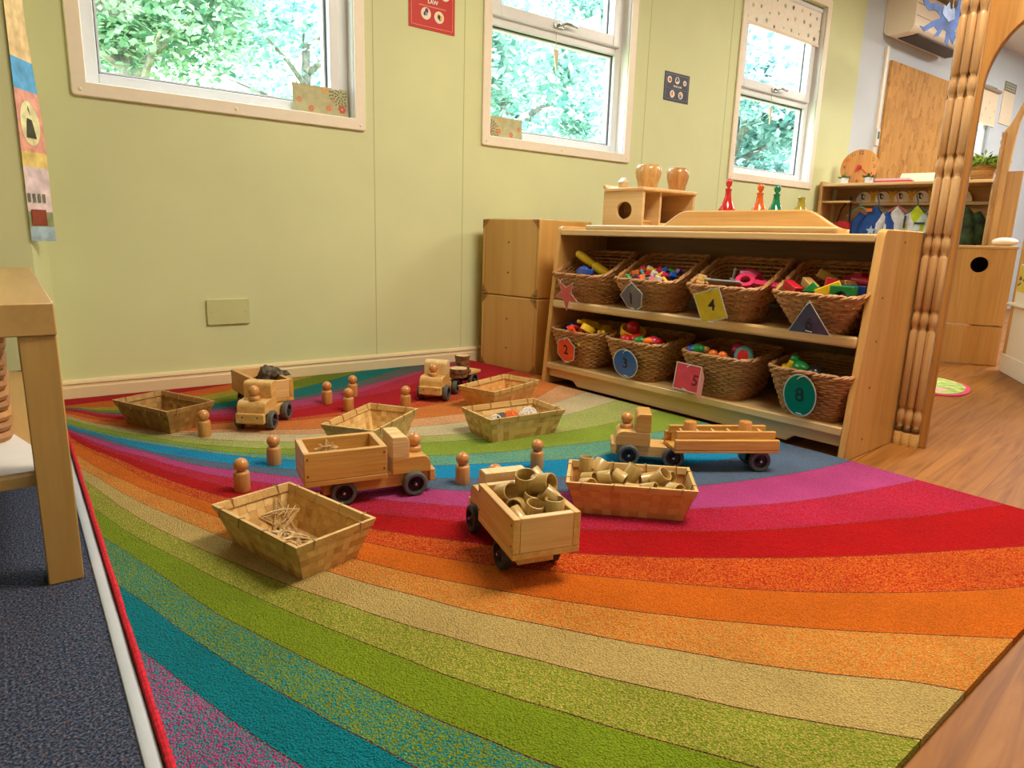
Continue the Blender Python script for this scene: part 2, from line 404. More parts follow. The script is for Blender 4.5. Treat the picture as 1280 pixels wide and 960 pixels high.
def window(k, x0, x1, z0, z1, vent):
    w = bpy.data.objects.new('window_%d' % k, None); COL.objects.link(w); struct(w)
    # architrave on the room side
    a = .044; g = G(); yA = YW-.012
    if k < 4:
        g.ring_prism(rrect(x0-a, x1+a, z0-a, z1+a, .010, 3), rrect(x0, x1, z0, z1, .003, 3), yA, YW, 'y')
        sc = []
        g.build('window_architrave', M_white_w, w, bev=.004)
        s = G()
        for x in (x0-.02, (x0+x1)/2, x1+.022):
            s.ball((x, yA, z0-.024), .006, 10, sc=(1, .5, 1))
        s.build('screw_cap', M_white_w, w)
    # uPVC frame deep in the opening
    y0, y1 = YW+.055, YW+.115
    fwid = .042
    g = G(); frame_rect(g, x0, x1, z0, z1, fwid, y0, y1)
    tz = None
    if vent:
        tz = vent
        g.box(x0+fwid, x1-fwid, y0, y1, tz-.022, tz+.022)
    g.build('window_frame', M_white, w, bev=.003)
    gk = G(); pn = []
    if vent:
        pn.append((x0+fwid, x1-fwid, z0+fwid, tz-.022))
        s = G(); vx0, vx1, vz0, vz1 = x0+fwid-.012, x1-fwid+.012, tz+.012, z1-fwid+.012
        frame_rect(s, vx0, vx1, vz0, vz1, .05, y0-.022, y0+.012)
        s.build('vent_sash', M_white, w, bev=.004)
        d = G(); d.box(vx1, vx1+.004, y0-.004, y0+.001, vz0, vz1); d.build('sash_gap', M_gasket, w)
        pn.append((vx0+.05, vx1-.05, vz0+.05, vz1-.05))
        xc = (x0+x1)/2-.02
        h = G(); h.box(xc-.03, xc+.03, y0-.034, y0-.022, tz+.022, tz+.044)
        h.tube([(xc-.005, y0-.04, tz+.034), (xc+.03, y0-.05, tz+.044), (xc+.10, y0-.05, tz+.040)], .008, 8)
        h.build('window_handle', M_steel, w, bev=.002)
        t = G(); t.cyl((xc+.005, y0-.008, tz-.07), (xc+.005, y0-.004, tz+.025), .0018, 6)
        t.prism([(xc-.011, tz-.065), (xc+.021, tz-.065), (xc+.016, tz-.12), (xc+.008, tz-.165), (xc+.001, tz-.12)], y0-.010, y0-.004, 'y')
        t.build('window_stay_tag', plain('cream_plastic', (224, 206, 176), .5), w)
    else:
        pn.append((x0+fwid, x1-fwid-.035, z0+fwid, z1-fwid))
        s = G(); s.box(x1-fwid-.035, x1-fwid, y0-.012, y1, z0+fwid, z1-fwid); s.build('side_sash', M_white, w, bev=.003)
    for a0, a1, b0, b1 in pn:
        frame_rect(gk, a0, a1, b0, b1, .005, y0+.018, y0+.024)
        bead = G(); frame_rect(bead, a0+.0, a1, b0, b1, .012, y0+.024, y0+.05); bead.build('glazing_bead', M_white, w)
        G().box(a0+.002, a1-.002, y0+.03, y0+.034, b0+.002, b1-.002).build('pane', M_glass, w)
    gk.build('gasket', M_gasket, w)
    return w
window(1, *WINS[0], None); window(2, *WINS[1], 1.53); window(3, *WINS[2], 1.50); window(4, *WINS[3], 1.40)
# inner reveals of the openings
g = G()
for x0, x1, z0, z1 in WINS[:3]:
    g.box(x0-.004, x0+.001, YW+.0, YW+.056, z0, z1); g.box(x1-.001, x1+.004, YW+.0, YW+.056, z0, z1); g.box(x0, x1, YW, YW+.056, z0-.004, z0+.001)
struct(g.build('trim_3', plain('white_window_reveal', (236, 234, 228), .35)))

# ------------------------------------------------------------------ outdoors
def leafmat(name, a, c):
    m, nt, b = nodes(name); b.inputs['Roughness'].default_value = .6
    at = nt.nodes.new('ShaderNodeAttribute'); at.attribute_name = 'tone'
    col = ramp(nt, at.outputs['Fac'], [(0, lin(c)), (1, lin(a))])
    nt.links.new(col, b.inputs['Base Color'])
    tl = nt.nodes.new('ShaderNodeBsdfTranslucent'); nt.links.new(col, tl.inputs['Color'])
    mx = nt.nodes.new('ShaderNodeMixShader'); mx.inputs[0].default_value = .45
    nt.links.new(b.outputs[0], mx.inputs[1]); nt.links.new(tl.outputs[0], mx.inputs[2])
    nt.links.new(mx.outputs[0], nt.nodes['Material Output'].inputs['Surface'])
    return m
M_leaf = leafmat('overexposed_leaf', (216, 238, 228), (96, 154, 144))  # outdoor leaf tones bleached, overexposed daylight put into the colour
M_leaf2 = leafmat('overexposed_blue_leaf', (212, 236, 232), (88, 148, 148))
M_leaf3 = leafmat('mid_green_leaf', (196, 224, 196), (66, 124, 104))
M_trunk = plain('grey_trunk', (122, 116, 108), .9, var=.3, vs=12, bmp=.6)
struct(G().box(-14, 22, YW+.13, 26, -.55, -.5).build('ground_outside', plain('grass_outside', (150, 176, 110), .95, var=.25, vs=5)))
def crown(seed, rx, rz, n, ls):
    R = random.Random(seed); g = G()
    cl = []
    for _ in range(34):
        while True:
            p = V((R.uniform(-1, 1), R.uniform(-1, 1), R.uniform(-1, 1)))
            if p.length < 1: break
        p = p.normalized()*(.45+.55*R.random())
        cl.append((V((p.x*rx, p.y*rx, p.z*rz)), R.uniform(.18, .4)*rx))
    for _ in range(n):
        c, r = R.choice(cl)
        p = c+V((R.gauss(0, .5), R.gauss(0, .5), R.gauss(0, .42)))*r
        a = R.random()*2*pi; tilt = R.uniform(.1, 1.2); l = ls*R.uniform(.6, 1.3); w = l*.34
        E_ = Euler((tilt, R.uniform(-.6, .6), a)).to_matrix()
        vs = [p+E_ @ V(q) for q in ((0, 0, 0), (w, l*.45, -.04*l), (0, l, -.2*l), (-w, l*.45, -.04*l))]
        g.add(vs, [(0, 1, 2, 3)], 0, None, min(1, max(0, R.gauss(.5, .28))))
    return g
def tree_proto(seed, rx, rz, n, ls, mat, label, loc, h):
    t = thing('tree', label, 'tree', loc, group='trees outside the windows')
    o = crown(seed, rx, rz, n, ls).build('crown', mat, t, smooth=180); o.location = (0, 0, h)
    R = random.Random(seed); g = G()
    g.tube([(0, 0, 0), (.03, 0, h*.4), (-.04, .03, h*.8), (0, 0, h+rz*.4)], [.13, .10, .08, .03], 8)
    for k in range(7):
        a = R.random()*6.28; z = h*R.uniform(.5, 1)
        g.tube([(0, 0, z), (rx*.35*cos(a), rx*.35*sin(a), z+.3), (rx*.7*cos(a), rx*.7*sin(a), z+.5)], [.05, .03, .012], 6)
    g.build('trunk', M_trunk, t)
    return t
for i, (seed, rx, rz, n, ls, mat, lab, loc, h) in enumerate([
    (1, 1.25, .95, 22000, .075, M_leaf3, 'dark green leafy tree outside the big left window', (1.05, 7.0, -.5), 3.25),
    (2, 1.6, 1.6, 6500, .13, M_leaf2, 'thin pale tree outside the right part of the big left window', (3.9, 10.5, -.5), 3.9),
    (3, 1.5, 1.7, 18000, .10, M_leaf, 'full leafy tree outside the left half of the middle window', (4.75, 6.6, -.5), 2.5),
    (4, 2.1, 2.5, 15000, .16, M_leaf2, 'blue-green tree with a leaning trunk outside the right half of the middle window', (9.3, 10.8, -.5), 4.0),
    (5, 1.5, 1.9, 14000, .12, M_leaf2, 'bushy tree outside the left half of the window with the star blind', (8.7, 6.4, -.5), 2.7),
    (6, 2.1, 2.5, 16000, .13, M_leaf, 'pale tree outside the right half of the window with the star blind', (14.9, 10.6, -.5), 3.9),
    (7, 1.6, 1.6, 5000, .16, M_leaf, 'pale tree outside the far window behind the arch', (20.5, 8.5, -.5), 2.8)]):
    tree_proto(seed, rx, rz, n, ls, mat, lab, loc, h)

# ------------------------------------------------------------------ rug
SH = rad(4.08); SO = V((1.8104, .8775, 0))           # front right foot of the basket shelf
sd = V((-sin(SH), cos(SH), 0)); sn = V((cos(SH), sin(SH), 0))
def sw(n, s, z): p = SO+sn*n+sd*s; return (p.x, p.y, z)
RUG = [
[-41,318,-38,316,-36,315,-35,314,-33,312,-30,310,-28,309,-25,307,-22,305,-19,302,-16,300,-12,297,-7,294,-3,291,2,287,7,284,12,280,18,276,24,272,30,267,37,262,44,257,52,251,60,246,68,240,76,234,84,228,92,223,100,217,108,211,116,205,124,199,132,194,140,188,148,182,156,176,165,170,173,165,181,159,189,153,197,147,205,141,213,135,221,130,230,124,238,118,246,112,254,106,262,100,271,94,279,88,287,83,295,77,303,71,312,65,320,59,328,53,336,47,345,41,353,35,361,29,370,23,378,17,394,6,406,-3,424,-15,448,-33,476,-53,511,-78],
[0,1259,7,1235,13,1217,17,1203,23,1186,29,1167,35,1148,41,1127,49,1104,57,1078,65,1052,74,1024,83,994,93,964,102,935,112,904,121,873,131,840,141,807,151,775,161,743,172,711,184,679,196,649,207,621,218,594,228,568,239,543,248,520,258,497,267,475,275,454,284,433,292,413,300,394,307,376,315,358,322,340,328,324,335,307,342,292,348,276,354,262,360,247,365,233,371,220,376,206,382,194,387,181,392,169,396,157,401,146,406,135,410,124,415,113,419,103,423,93,427,83,431,73,435,64,438,55,442,46,444,36,453,21,456,8,463,-8,472,-29,482,-52,511,-78],
[9,1472,18,1441,24,1418,29,1400,35,1378,42,1353,48,1329,56,1302,64,1272,73,1241,82,1207,92,1174,102,1142,113,1109,124,1074,134,1036,144,998,155,961,166,925,178,889,190,853,202,818,216,782,229,749,242,716,253,684,265,655,277,628,288,601,298,575,308,550,319,526,329,504,338,482,347,461,356,441,365,421,373,402,382,383,390,365,397,347,405,330,412,314,419,298,426,282,433,267,439,252,446,238,452,224,458,210,464,197,469,184,475,171,480,158,486,146,491,135,496,123,501,112,506,101,511,90,515,80,520,69,523,59,533,41,537,27,545,8,557,-17,569,-43,583,-75],
[17,1660,27,1625,34,1599,39,1578,46,1554,54,1526,61,1498,69,1468,78,1435,88,1400,99,1365,110,1329,122,1291,133,1250,145,1209,156,1167,168,1125,179,1081,191,1037,203,995,217,958,232,921,247,883,262,845,276,810,290,777,304,745,317,715,329,685,341,656,353,629,365,604,377,580,389,557,400,534,410,512,421,491,433,472,444,453,455,434,465,415,476,397,486,380,496,363,505,346,515,329,524,313,533,298,542,282,551,267,559,252,567,238,575,223,583,210,591,196,599,182,607,169,614,156,621,144,628,131,635,119,642,107,647,95,662,74,670,57,682,35,700,5,720,-28,742,-66],
[24,1811,34,1771,41,1741,48,1717,55,1689,63,1656,71,1625,79,1590,89,1555,100,1519,111,1479,122,1431,134,1385,147,1342,160,1306,173,1267,187,1228,201,1187,215,1146,229,1105,245,1065,261,1024,278,982,294,941,310,904,326,868,342,834,356,802,371,770,385,740,398,710,411,682,425,656,438,631,452,607,465,584,479,563,492,542,505,520,517,499,529,479,542,460,554,441,566,423,578,405,590,387,601,369,612,352,623,335,633,318,643,301,653,285,663,269,672,254,682,238,691,223,700,208,709,194,717,179,726,165,734,152,742,138,749,124,766,100,775,81,791,56,812,22,836,-16,862,-60],
[30,1955,41,1916,49,1888,56,1865,64,1838,73,1807,82,1777,92,1741,102,1699,113,1652,124,1599,135,1546,148,1496,161,1446,174,1399,188,1357,203,1315,218,1273,234,1232,250,1191,267,1151,284,1108,303,1062,321,1020,339,982,357,947,375,912,391,878,408,845,424,815,440,786,457,759,473,732,488,706,504,680,520,657,536,634,550,610,565,587,579,565,594,544,609,523,623,503,638,483,651,464,665,444,678,425,692,407,706,389,720,372,735,355,749,338,763,322,778,306,791,290,805,274,819,258,833,243,847,227,860,212,874,197,887,183,899,168,926,140,943,119,969,90,1005,50,1046,6,1094,-47],
[36,2091,47,2039,56,2001,62,1970,70,1934,79,1894,88,1854,98,1820,109,1782,121,1740,133,1686,146,1634,160,1587,174,1539,189,1497,205,1454,221,1413,237,1370,254,1325,271,1280,289,1235,308,1190,328,1144,349,1104,370,1068,391,1032,410,995,428,960,448,927,467,896,485,865,502,834,519,805,537,778,556,753,574,728,592,704,609,680,627,656,643,633,660,610,677,588,694,567,712,546,728,525,744,505,760,484,776,465,793,446,810,427,828,409,845,391,863,374,881,357,900,340,918,324,934,306,948,288,961,270,975,252,989,235,1002,218,1014,201,1042,170,1059,146,1085,113,1122,68,1163,19,1210,-41],
[41,2200,52,2138,61,2094,67,2058,75,2016,85,1975,95,1945,105,1904,116,1858,128,1811,141,1762,156,1722,172,1680,187,1630,203,1585,220,1543,237,1503,255,1459,273,1413,292,1367,311,1324,333,1279,355,1232,377,1188,399,1145,419,1105,440,1066,460,1029,480,993,500,960,520,929,541,899,561,871,581,843,601,816,621,791,641,766,661,741,681,717,701,694,721,671,741,648,761,627,782,606,802,585,823,564,844,545,865,525,886,506,907,487,928,468,950,449,971,431,993,413,1016,395,1038,377,1061,359,1083,341,1106,324,1128,306,1151,288,1173,271,1196,253,1241,220,1274,195,1321,158,1389,108,1465,50,1561,-22],
[45,2301,57,2236,66,2189,73,2152,82,2116,92,2085,103,2053,114,2012,126,1967,139,1918,154,1878,169,1830,183,1769,199,1709,214,1658,231,1611,249,1565,268,1522,288,1479,308,1436,330,1394,353,1350,378,1304,402,1260,425,1218,448,1177,471,1138,493,1101,515,1065,537,1031,559,999,581,968,604,939,627,912,651,886,675,862,699,838,723,814,746,789,769,765,792,742,816,719,839,697,862,674,885,652,909,630,933,609,957,588,981,568,1006,548,1032,528,1059,509,1086,491,1113,472,1141,453,1170,435,1200,417,1230,399,1261,382,1294,364,1327,346,1365,330,1407,314,1483,282,1550,258,1644,221,1779,166,1945,100,2171,11],
[45,2303,58,2246,67,2218,75,2195,85,2162,95,2120,104,2076,115,2027,128,1991,142,1951,157,1911,173,1868,190,1818,206,1762,223,1714,241,1669,259,1622,279,1576,299,1532,321,1488,342,1443,366,1396,391,1348,417,1305,443,1267,469,1231,495,1195,520,1160,545,1126,570,1094,595,1064,621,1034,646,1006,671,976,695,947,719,920,745,895,772,871,799,848,826,825,853,803,881,781,909,759,938,738,967,718,997,698,1027,678,1058,658,1089,638,1120,618,1153,599,1186,580,1220,561,1254,542,1290,523,1327,505,1364,486,1402,467,1441,448,1480,429,1520,410,1560,390,1605,371,1686,333,1754,304,1852,261,1992,198,2161,123,2387,22],
[46,2325,59,2278,69,2243,77,2215,86,2187,97,2156,108,2124,120,2083,132,2037,146,1993,162,1952,178,1909,197,1873,215,1827,232,1776,251,1732,271,1687,292,1642,314,1598,337,1556,361,1514,387,1471,415,1424,442,1380,469,1339,497,1302,525,1266,553,1231,581,1200,610,1171,639,1142,668,1113,696,1085,725,1057,753,1030,782,1003,811,978,841,953,871,928,902,905,933,883,966,861,998,839,1030,817,1063,795,1096,773,1131,752,1168,733,1206,714,1246,696,1287,677,1330,659,1374,641,1419,623,1465,605,1512,587,1561,568,1614,551,1670,533,1727,515,1786,497,1847,478,1915,461,2032,421,2139,392,2292,347,2517,277,2801,189,3208,66],
[46,2327,59,2280,70,2257,78,2240,88,2213,99,2179,110,2147,122,2111,135,2072,150,2029,166,1989,182,1945,201,1908,221,1869,241,1831,260,1784,281,1739,303,1696,326,1654,351,1615,377,1578,406,1540,438,1500,469,1461,499,1422,529,1382,557,1342,586,1304,616,1270,646,1239,677,1209,707,1179,738,1150,768,1122,799,1094,831,1068,864,1043,898,1020,931,996,966,973,1001,951,1039,930,1077,910,1115,889,1156,870,1198,851,1240,832,1283,813,1328,794,1377,776,1429,761,1485,746,1545,731,1608,717,1676,704,1748,691,1826,679,1908,666,1993,653,2083,640,2177,626,2276,611,2392,599,2587,561,2782,538,3068,497,3516,427,4140,329,5181,172],
[46,2332,61,2304,71,2283,80,2266,89,2236,100,2201,111,2169,124,2141,139,2109,154,2075,171,2036,188,1995,207,1955,228,1915,248,1875,268,1831,289,1786,312,1743,337,1704,364,1670,393,1638,424,1601,457,1560,489,1521,522,1483,555,1448,588,1414,621,1381,654,1349,687,1318,720,1287,753,1257,787,1228,822,1201,858,1176,894,1152,932,1128,970,1105,1010,1084,1050,1062,1091,1041,1134,1020,1178,1001,1224,981,1270,962,1320,945,1374,929,1431,914,1491,900,1554,886,1623,874,1699,864,1783,856,1874,849,1971,842,2073,835,2181,828,2296,819,2417,811,2547,802,2684,792,2831,782,3010,777,3309,744,3630,731,4116,700,4932,639,6199,544,7603,302],
[47,2352,61,2323,72,2302,81,2285,91,2257,102,2226,113,2196,127,2169,141,2140,157,2108,174,2068,192,2025,211,1982,231,1939,251,1898,273,1859,296,1823,321,1787,347,1750,374,1714,404,1680,436,1644,471,1607,507,1572,542,1539,578,1506,613,1473,649,1442,684,1410,719,1379,755,1349,792,1321,830,1296,869,1272,910,1249,951,1226,992,1204,1036,1183,1081,1163,1127,1143,1174,1124,1227,1108,1283,1095,1343,1082,1403,1069,1465,1055,1532,1043,1612,1038,1707,1040,1815,1047,1937,1057,2071,1069,2217,1083,2377,1098,2552,1114,2745,1132,2958,1152,3196,1174,3463,1199,3764,1227,4106,1259,4499,1296,4938,1333,5444,1285,5734,1211,6028,1070,6452,866,6958,623,7625,303],
[49,2385,63,2356,74,2334,83,2315,93,2286,104,2254,115,2223,129,2196,144,2166,160,2134,177,2098,196,2061,217,2026,239,1993,261,1962,285,1930,309,1895,335,1859,363,1822,391,1786,422,1749,455,1712,493,1676,530,1642,568,1608,604,1573,641,1540,679,1509,718,1480,757,1451,797,1425,840,1403,885,1383,930,1362,975,1341,1022,1321,1071,1302,1121,1283,1173,1266,1229,1251,1290,1239,1357,1232,1429,1226,1507,1222,1591,1221,1686,1223,1791,1231,1908,1241,2034,1253,2170,1266,2318,1279,2478,1294,2652,1311,2842,1329,3051,1348,3281,1370,3536,1394,3821,1420,4139,1450,4499,1484,4860,1507,5126,1489,5290,1435,5549,1311,5750,1214,6044,1073,6470,869,6979,625,7648,304],
[49,2400,64,2371,75,2349,83,2330,94,2304,105,2273,117,2244,131,2217,145,2187,162,2154,180,2123,199,2089,221,2057,243,2024,266,1993,290,1961,315,1925,341,1887,368,1847,397,1809,428,1775,464,1743,504,1712,544,1682,584,1652,623,1622,664,1592,706,1566,749,1542,792,1518,836,1495,882,1473,930,1453,979,1434,1029,1417,1084,1402,1142,1390,1201,1377,1260,1363,1322,1349,1390,1339,1465,1333,1546,1330,1632,1328,1726,1329,1831,1335,1949,1345,2077,1357,2214,1370,2362,1384,2523,1399,2697,1416,2886,1434,3094,1453,3321,1475,3572,1498,3850,1525,4160,1554,4507,1587,4831,1600,5037,1565,5171,1503,5304,1439,5564,1315,5766,1218,6061,1077,6489,872,6999,627,7671,306],
[51,2440,66,2410,77,2387,86,2369,97,2349,109,2323,121,2295,134,2263,150,2233,166,2200,185,2167,204,2130,226,2096,249,2064,272,2031,295,1992,320,1953,347,1917,376,1884,407,1852,440,1820,476,1788,518,1758,560,1732,604,1709,649,1687,695,1666,742,1647,791,1629,841,1612,892,1594,944,1577,997,1560,1050,1541,1104,1521,1161,1504,1222,1490,1287,1479,1361,1475,1441,1474,1528,1477,1627,1487,1737,1502,1857,1520,1987,1540,2128,1562,2281,1585,2447,1611,2628,1639,2826,1670,3045,1704,3286,1741,3554,1783,3854,1830,4157,1866,4391,1861,4543,1814,4668,1754,4795,1694,4923,1632,5053,1570,5185,1507,5318,1443,5579,1319,5782,1222,6078,1080,6507,875,7019,630,7694,307],
[52,2472,67,2442,78,2419,88,2400,98,2377,111,2350,123,2320,136,2287,151,2254,168,2219,187,2190,208,2160,230,2128,253,2095,277,2065,302,2035,329,2003,358,1972,388,1940,421,1909,456,1881,494,1851,537,1820,581,1792,626,1769,673,1747,721,1727,770,1708,821,1690,872,1671,924,1652,977,1633,1033,1617,1096,1609,1166,1608,1241,1609,1321,1614,1409,1623,1507,1638,1620,1664,1748,1697,1892,1737,2050,1782,2225,1832,2419,1888,2636,1949,2880,2019,3155,2097,3445,2171,3682,2197,3833,2164,3949,2108,4068,2052,4187,1995,4308,1937,4431,1879,4555,1819,4680,1759,4807,1698,4936,1637,5067,1575,5199,1511,5333,1447,5594,1323,5798,1225,6095,1083,6526,877,7040,632,7717,308],
[53,2481,68,2450,79,2427,88,2409,99,2387,111,2360,124,2331,137,2299,153,2266,169,2231,189,2204,210,2175,232,2147,257,2119,281,2093,308,2067,337,2043,368,2022,402,2004,439,1985,477,1963,517,1932,560,1895,604,1862,652,1839,702,1822,754,1805,807,1789,862,1773,918,1758,976,1745,1037,1733,1101,1725,1172,1721,1249,1724,1335,1734,1433,1754,1545,1784,1678,1829,1834,1889,2012,1961,2213,2042,2442,2134,2704,2239,2990,2347,3234,2406,3388,2387,3500,2333,3613,2280,3727,2225,3842,2170,3959,2114,4078,2057,4198,2000,4319,1942,4442,1884,4567,1824,4693,1764,4820,1703,4949,1642,5080,1579,5213,1516,5347,1452,5610,1326,5814,1229,6112,1086,6545,880,7060,634,7740,309],
[53,2484,68,2456,79,2436,89,2419,100,2397,112,2371,124,2342,138,2309,154,2278,171,2244,190,2221,212,2196,235,2170,260,2141,285,2115,312,2090,341,2066,373,2045,408,2029,446,2015,486,1997,528,1972,574,1939,620,1909,669,1887,723,1873,779,1864,838,1856,898,1848,960,1839,1023,1830,1089,1820,1157,1813,1231,1810,1312,1813,1405,1827,1533,1879,1727,1998,1994,2181,2331,2414,2663,2611,2856,2650,2962,2600,3069,2549,3177,2498,3286,2446,3397,2393,3508,2339,3622,2285,3736,2231,3852,2176,3970,2120,4088,2063,4209,2006,4330,1948,4454,1889,4579,1829,4705,1769,4833,1708,4963,1646,5094,1584,5227,1520,5362,1456,5625,1330,5830,1233,6129,1090,6563,883,7081,636,7764,311],
[54,2502,69,2480,81,2464,90,2449,102,2428,114,2403,127,2377,141,2347,157,2320,175,2290,195,2263,216,2233,240,2203,265,2173,290,2148,318,2126,349,2107,383,2094,420,2086,461,2080,505,2070,551,2051,601,2026,652,2005,709,1995,768,1989,829,1982,892,1974,956,1966,1023,1959,1096,1959,1178,1970,1270,1991,1376,2026,1500,2076,1642,2140,1810,2224,2009,2330,2241,2457,2497,2589,2720,2668,2863,2657,2969,2606,3076,2555,3184,2504,3294,2452,3405,2399,3517,2345,3631,2291,3746,2237,3862,2181,3980,2125,4099,2068,4219,2011,4342,1953,4465,1894,4591,1834,4717,1774,4846,1713,4976,1651,5108,1588,5241,1524,5376,1460,5640,1334,5846,1236,6147,1093,6582,886,7102,638,7787,312],
[55,2522,70,2504,82,2490,92,2478,104,2461,117,2442,130,2422,145,2393,161,2361,179,2327,199,2301,221,2273,245,2246,271,2219,297,2195,326,2173,357,2152,391,2135,428,2120,467,2104,509,2086,555,2066,607,2046,662,2033,721,2029,783,2027,847,2024,913,2021,982,2019,1056,2023,1139,2036,1235,2066,1349,2116,1484,2186,1638,2269,1812,2365,2013,2477,2244,2607,2476,2719,2649,2749,2765,2713,2870,2663,2976,2613,3084,2562,3192,2510,3302,2458,3413,2405,3526,2352,3640,2297,3755,2243,3872,2187,3990,2131,4109,2074,4230,2016,4353,1958,4477,1899,4603,1839,4730,1779,4859,1718,4989,1655,5121,1593,5255,1529,5391,1464,5656,1338,5862,1240,6164,1097,6601,889,7123,640,7811,313],
[55,2528,71,2511,83,2499,93,2488,105,2474,118,2459,132,2442,147,2417,163,2388,182,2356,203,2333,225,2309,250,2284,277,2259,303,2233,333,2215,365,2197,400,2180,438,2167,479,2154,523,2142,573,2130,629,2117,689,2114,758,2130,834,2156,912,2177,992,2194,1078,2216,1180,2260,1308,2339,1459,2442,1623,2549,1802,2659,2005,2784,2206,2885,2356,2905,2464,2867,2565,2818,2668,2769,2772,2720,2877,2670,2984,2619,3091,2568,3200,2517,3310,2464,3422,2411,3535,2358,3649,2303,3765,2248,3882,2193,4000,2137,4120,2080,4241,2022,4364,1963,4489,1904,4615,1844,4742,1784,4872,1722,5003,1660,5135,1597,5270,1533,5406,1469,5672,1342,5879,1244,6182,1100,6620,891,7144,643,7835,314],
[55,2533,71,2517,83,2504,93,2494,105,2482,119,2468,133,2453,148,2428,164,2400,183,2369,204,2347,227,2323,252,2300,279,2278,306,2255,337,2237,369,2221,405,2206,444,2196,487,2187,533,2179,585,2172,644,2165,705,2162,772,2168,847,2187,932,2223,1030,2277,1140,2342,1259,2411,1388,2482,1522,2549,1665,2615,1826,2694,2014,2796,2211,2891,2361,2912,2469,2874,2571,2825,2674,2776,2779,2727,2884,2677,2991,2626,3099,2575,3208,2523,3319,2471,3431,2417,3544,2364,3658,2309,3774,2254,3892,2199,4010,2142,4131,2085,4252,2027,4376,1969,4501,1910,4627,1850,4755,1789,4885,1727,5016,1665,5149,1602,5284,1538,5421,1473,5688,1346,5895,1248,6199,1103,6640,894,7165,645,7859,316],
[55,2539,71,2522,83,2510,93,2500,105,2490,120,2477,133,2464,149,2439,166,2412,184,2383,206,2362,229,2339,254,2318,282,2300,311,2281,342,2269,376,2257,414,2249,455,2246,501,2244,549,2243,605,2242,667,2242,734,2247,806,2261,884,2283,970,2314,1067,2357,1172,2408,1286,2463,1407,2517,1536,2572,1677,2633,1837,2711,2023,2809,2216,2899,2367,2919,2475,2881,2578,2832,2681,2783,2786,2734,2891,2683,2998,2633,3107,2581,3216,2529,3327,2477,3439,2424,3553,2370,3668,2315,3784,2260,3902,2204,4021,2148,4141,2091,4264,2033,4387,1974,4512,1915,4639,1855,4768,1794,4898,1732,5030,1670,5163,1606,5299,1542,5436,1477,5703,1350,5912,1251,6217,1107,6659,897,7187,647,7883,317],
[56,2544,72,2527,84,2514,94,2505,106,2494,120,2482,134,2468,149,2444,166,2417,185,2387,206,2367,230,2346,256,2328,284,2313,313,2297,345,2285,379,2275,418,2268,460,2269,507,2271,557,2274,615,2277,679,2280,748,2288,822,2306,905,2336,1000,2383,1111,2453,1235,2536,1362,2607,1486,2659,1614,2704,1752,2752,1900,2805,2064,2866,2232,2920,2372,2926,2481,2888,2584,2839,2687,2790,2792,2740,2898,2690,3006,2639,3114,2588,3224,2536,3335,2483,3448,2430,3562,2376,3677,2321,3794,2266,3912,2210,4031,2154,4152,2096,4275,2038,4399,1980,4524,1920,4652,1860,4781,1799,4911,1737,5043,1674,5177,1611,5313,1547,5451,1482,5719,1354,5929,1255,6235,1110,6678,900,7208,649,7907,318],
[56,2548,72,2532,84,2519,94,2509,106,2499,120,2486,134,2473,149,2448,166,2421,185,2391,207,2375,231,2357,258,2345,288,2336,318,2327,351,2322,387,2317,427,2318,472,2324,522,2333,576,2346,638,2361,709,2378,787,2404,873,2446,969,2499,1076,2562,1197,2643,1334,2739,1486,2845,1657,2964,1832,3070,1978,3110,2088,3084,2186,3037,2285,2990,2386,2943,2487,2895,2590,2846,2694,2797,2799,2747,2905,2697,3013,2646,3122,2594,3232,2542,3344,2490,3456,2436,3571,2382,3686,2328,3803,2272,3922,2216,4042,2159,4163,2102,4286,2044,4410,1985,4536,1925,4664,1865,4793,1804,4924,1742,5057,1679,5191,1616,5328,1551,5466,1486,5735,1358,5945,1259,6253,1114,6698,903,7230,652,7931,320],
[56,2553,72,2536,84,2524,94,2514,106,2504,121,2493,135,2481,151,2462,168,2441,188,2418,210,2404,235,2388,262,2381,294,2378,325,2375,360,2376,398,2377,440,2381,487,2390,538,2404,596,2424,664,2453,744,2489,832,2538,929,2597,1035,2664,1150,2736,1276,2816,1415,2903,1567,2999,1730,3096,1881,3151,1995,3137,2093,3091,2191,3044,2291,2997,2391,2950,2493,2902,2596,2853,2701,2804,2806,2754,2913,2704,3021,2653,3130,2601,3240,2549,3352,2496,3465,2443,3580,2388,3696,2334,3813,2278,3932,2222,4052,2165,4174,2108,4297,2049,4422,1990,4548,1931,4677,1870,4806,1809,4938,1747,5071,1684,5206,1620,5342,1556,5481,1490,5752,1362,5962,1263,6271,1117,6718,906,7251,654,7956,321],
[56,2558,72,2541,84,2528,95,2520,107,2513,121,2504,136,2496,152,2486,171,2474,192,2462,215,2454,241,2445,270,2442,303,2442,336,2443,372,2448,412,2454,457,2464,506,2477,560,2495,621,2521,693,2556,778,2600,870,2653,970,2711,1078,2774,1195,2843,1323,2918,1461,2999,1614,3088,1767,3162,1896,3178,2000,3144,2098,3098,2196,3052,2296,3005,2397,2957,2499,2909,2603,2860,2707,2811,2813,2761,2920,2710,3028,2659,3138,2608,3248,2555,3360,2502,3474,2449,3589,2395,3705,2340,3823,2284,3942,2228,4063,2171,4185,2113,4308,2055,4434,1996,4561,1936,4689,1875,4819,1814,4951,1752,5085,1689,5220,1625,5357,1560,5496,1495,5768,1366,5979,1267,6289,1121,6737,909,7273,656,7981,322],
